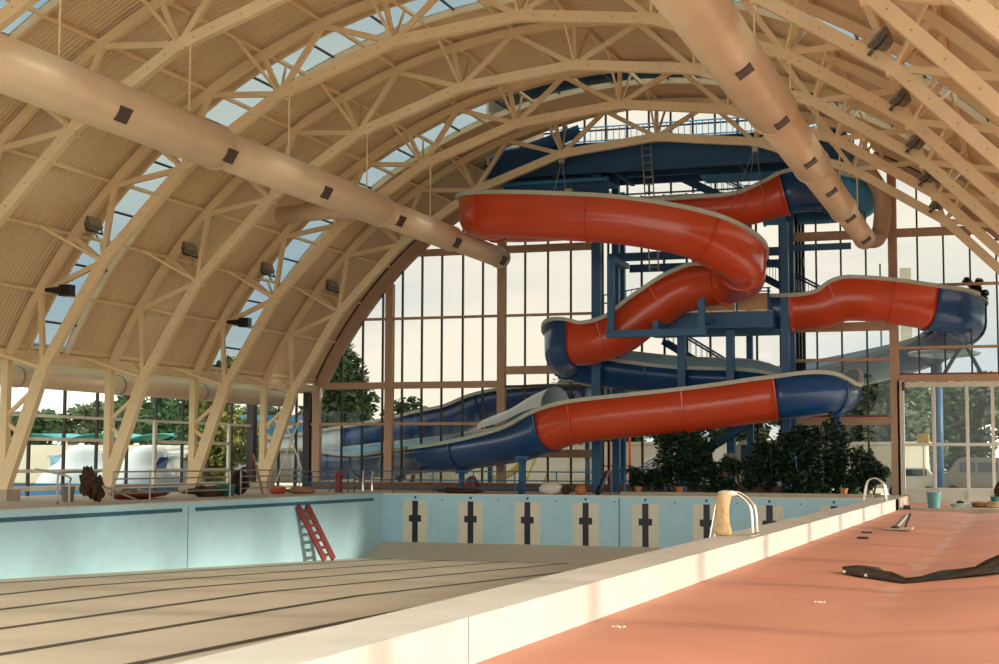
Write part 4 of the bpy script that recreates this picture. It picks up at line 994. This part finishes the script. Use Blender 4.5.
for i in range(16): MB().box(-104+4.9*i, -103.8+4.9*i, 103.9, 104.4, -.35, 2.75).build('pier', 'white', r)
# vans
def van(x, y, label, hh, paint, L=4.4):
    r = thing('van', label, 'van', (x, y, -.35)); z0 = -.35
    prof = [(-L/2, .45), (-L/2, 1.15), (-L/2+.55, 1.35), (-L/2+1.05, hh-.1), (-L/2+1.3, hh), (L/2-.15, hh), (L/2, hh-.15), (L/2, .45)]
    m = MB(); n = len(prof)
    for yy in (y, y+1.8): m.v += [(x+px, yy, z0+pz) for px, pz in prof]
    m.f += [tuple(range(n)), tuple(range(2*n-1, n-1, -1))] + [(i, n+i, n+(i+1) % n, (i+1) % n) for i in range(n)]; m.mi += [0]*(n+2)
    m.build('body', paint, r)
    for a, b in ((-L/2+1.15, -L/2+1.9), (-L/2+2.05, -L/2+3.0), (-L/2+3.15, L/2-.2)):
        MB().box(x+a, x+b, y-.02, y+.02, z0+1.35, z0+hh-.25).build('side_window', 'carglass', r)
    MB().bar((x-L/2+.5, y+.9, z0+1.38), (x-L/2+.98, y+.9, z0+hh-.2), 1.5, .06, (0, 0, 1)).build('windscreen', 'carglass', r)
    for a in (-L/2+.8, L/2-.85):
        for yy in (y-.02, y+1.6): MB().tube([(x+a, yy, z0+.34), (x+a, yy+.22, z0+.34)], .34, 16).build('wheel', 'tyre', r)
    MB().box(x-L/2-.06, x-L/2+.1, y, y+1.8, z0+.4, z0+.62).build('bumper', 'lampgrey', r)
    return r
v = van(-13.6, 84, 'white camper van parked behind the tower', 3.0, 'carwhite')
MB().lathe((-15.5, 84.0, .75), [(.14, 0), (.14, .12)], 10).build('orange_lamp', 'redpost', v)
van(-2.1, 83, 'grey van parked outside behind the door panes', 2.1, 'lampgrey', 4.6)
r = thing('car', 'pale car parked beside the blue round column outside', 'car', (-5.6, 84, -.35))
MB().add([(-7.2, 84, 0), (-4.3, 84, 0), (-4.3, 84, .65), (-4.6, 84, .75), (-5.0, 84, 1.2), (-6.4, 84, 1.2), (-6.9, 84, .75), (-7.2, 84, .6),
          (-7.2, 85.6, 0), (-4.3, 85.6, 0), (-4.3, 85.6, .65), (-4.6, 85.6, .75), (-5.0, 85.6, 1.2), (-6.4, 85.6, 1.2), (-6.9, 85.6, .75), (-7.2, 85.6, .6)],
         [tuple(range(8)), tuple(range(15, 7, -1))] + [(i, 8+i, 8+(i+1) % 8, (i+1) % 8) for i in range(8)]).build('body', 'carwhite', r)
MB().box(-6.6, -4.95, 83.97, 84.02, .78, 1.12).build('side_window', 'carglass', r)
for a in (-6.6, -4.9): MB().tube([(a, 83.95, -.05), (a, 84.15, -.05)], .3, 14).build('wheel', 'tyre', r)
tag(MB().box(-5.1, -4.55, 79.4, 79.9, 2.35, 2.9).box(-4.86, -4.80, 79.6, 79.66, -.35, 2.35).build('meter_box', 'yellow', None, False, (-4.8, 79.6, -.35)), 'yellow box on a thin stand outside the doors', 'box')
# playground
r = thing('playground_slide', 'yellow playground slide outside left of the tower', 'playground slide', (-29.5, 96, -.35))
pa = smooth_path([(-28.2, 96, 2.9), (-28.9, 96, 2.85), (-30.3, 96, 2.0), (-31.2, 96, .9), (-32.1, 96, .35), (-33, 96, .2)], 5); m = MB(); n = len(pa)
for p in pa: m.v += [(p[0], 95.5, p[2]+.35), (p[0], 95.6, p[2]), (p[0], 96.4, p[2]), (p[0], 96.5, p[2]+.35)]
for i in range(n-1):
    for k in range(3): m.f.append((4*i+k, 4*i+k+1, 4*i+5+k, 4*i+4+k)); m.mi.append(0)
m.build('chute', 'yellow', r)
for x in (-28.2, -27.0):
    for y in (95.5, 96.6): MB().tube([(x, y, -.35), (x, y, 3.4)], .07, 8).build('post', 'yellow', r)
m = MB()
for i in range(7): m.bar((-27.4, 95.4, .1+.4*i), (-27.4, 96.6, .1+.4*i), .06)
m.bar((-29.5, 95.6, -.35), (-28.6, 95.6, 2.3), .1); m.bar((-30.8, 95.6, -.35), (-29.9, 95.6, 1.7), .1); m.build('ladder_rungs', 'yellow', r)
MB().box(-28.3, -26.9, 95.4, 96.6, 2.55, 2.65).build('platform', 'yellow', r)
r = thing('climbing_frame', 'red post climbing frame outside beside the tower', 'climbing frame', (-24.5, 96, -.35))
for x in (-25.6, -24.6, -24.15, -23.3): MB().tube([(x, 94, -.35), (x, 94, 3.4)], .08, 8).build('post', 'redpost', r)
for z in (3.3, 1.2): MB().tube([(-25.6, 94, z), (-23.3, 94, z)], .06, 8).build('cross_bar', 'redpost', r)
# teal canopies
for i, lab in enumerate(('leftmost teal vaulted shade canopy outdoors', 'teal vaulted shade canopy second from the left outdoors', 'teal vaulted shade canopy third from the left outdoors', 'rightmost teal vaulted shade canopy outdoors')):
    x0 = -78 + 5.6*i; r = thing('shade_canopy', lab, 'canopy', (x0+2.8, 108, -.35), 'teal shade canopies'); m = MB(); n = 8
    for k in range(n+1):
        t = k/n; xx = x0+5.5*t; zc = 2.95+.5*sin(pi*t); m.v += [(xx, 106, zc), (xx, 111, zc+.1), (xx, 106, zc+.07), (xx, 111, zc+.17)]
    for k in range(n): m.f += [(4*k, 4*k+4, 4*k+5, 4*k+1), (4*k+2, 4*k+3, 4*k+7, 4*k+6), (4*k, 4*k+2, 4*k+6, 4*k+4), (4*k+1, 4*k+5, 4*k+7, 4*k+3)]; m.mi += [0]*4
    m.build('canopy_sheet', 'shade', r, smooth=True)
    for xx in (x0+.1, x0+5.4): MB().tube([(xx, 106.2, -.35), (xx, 106.2, 2.95)], .09, 8).build('post', 'white', r)
# splash pool walls outside
r = thing('splash_pool', 'low blue walled splash pool under the white run-out troughs', 'pool', (-46, 68, -.35))
MB().box(-53, -39.6, 62.5, 62.8, -.35, .35).box(-39.9, -39.6, 62.5, 71, -.35, .35).box(-53, -52.7, 62.5, 71, -.35, .35).build('pool_wall', 'steelblue', r)
MB().box(-52.7, -39.9, 62.8, 71, -.35, .1).build('water', 'lightblue', r)
for (cx_, cy_, lab, w_) in ((-44.6, 66.0, 'big white moulded slide end left of the dark rags', 1.55), (-41.7, 67.2, 'white moulded slide end with dark opening behind the second truss foot', 1.7)):
    r = thing('slide_end', lab, 'slide end', (cx_, cy_, -.3), 'white moulded slide ends'); m = MB(); n = 16
    prof = [(1.25, 0), (1.3, .5), (1.15, 1.1), (.9, 1.5), (.7, 1.75), (.62, 2.2), (.45, 2.5), (.2, 2.62)]
    for (q, zz_) in prof:
        for k in range(n): a = 2*pi*k/n; m.v.append((cx_+q*w_*.8*cos(a)+.35*w_*zz_*.5, cy_+q*w_*1.2*sin(a), -.3+zz_*.95))
    for j in range(len(prof)-1):
        for k in range(n): m.f.append((j*n+k, j*n+(k+1) % n, (j+1)*n+(k+1) % n, (j+1)*n+k)); m.mi.append(0)
    m.f.append(tuple((len(prof)-1)*n+k for k in range(n))); m.mi.append(0)
    m.build('moulding', 'whiteblue', r, smooth=True)
    if cx_ > -43: MB().add([(cx_+1.6, cy_-1.0, 1.1), (cx_+1.6, cy_-.5, 1.6), (cx_+1.6, cy_+.4, 1.6), (cx_+1.9, cy_-.4, 1.0)], [(0, 3, 2, 1)]).build('opening', 'navy', r)
r = thing('blue_sign_board', 'blue patterned outdoor hoarding between the two dark posts', 'hoarding', (-47, 90, 0))
MB().box(-52.5, -45.2, 94, 94.15, 2.7, 4.5).build('panel', 'deckblue', r)
for x in (-52.2, -48.9, -45.5): MB().box(x-.1, x+.1, 94.2, 94.4, -.35, 4.5).build('post', 'dark', r)
m = MB(); rnd = random.Random(9)
for i in range(8): x = -52+.85*i; m.box(x, x+.45, 93.97, 94.0, 3.6+.3*(i % 2), 3.85+.3*(i % 2))
m.build('pale_marks', 'whiteblue', r)
r = thing('distant_mast', 'faint pale communications tower far beyond the right glazing', 'mast', (-8, 160, 0))
MB().box(-11.7, -10.6, 160, 161, -.4, 21).build('shaft', 'building', r); MB().tube([(-13.6, 160, -.4), (-13.6, 160, 21.5)], .1, 6).build('pole', 'lampgrey', r)
r = thing('dark_fitting', 'small black tangled fitting on the rim of the outside blue bend', 'fitting', (-2.3, 73.4, 9.2))
m = MB()
for i, (dx, dz_) in enumerate(((0, .25), (.3, .1), (-.2, .45), (.35, .4), (.55, -.15))): m.blob((-2.2+dx, 73.5, 9.3+dz_), .2, .18, .17, 8, 6, .2, i)
m.tube([(-2.6, 73.5, 9.75), (-1.5, 73.5, 8.9)], .05, 6); m.build('fitting_body', 'black', r)
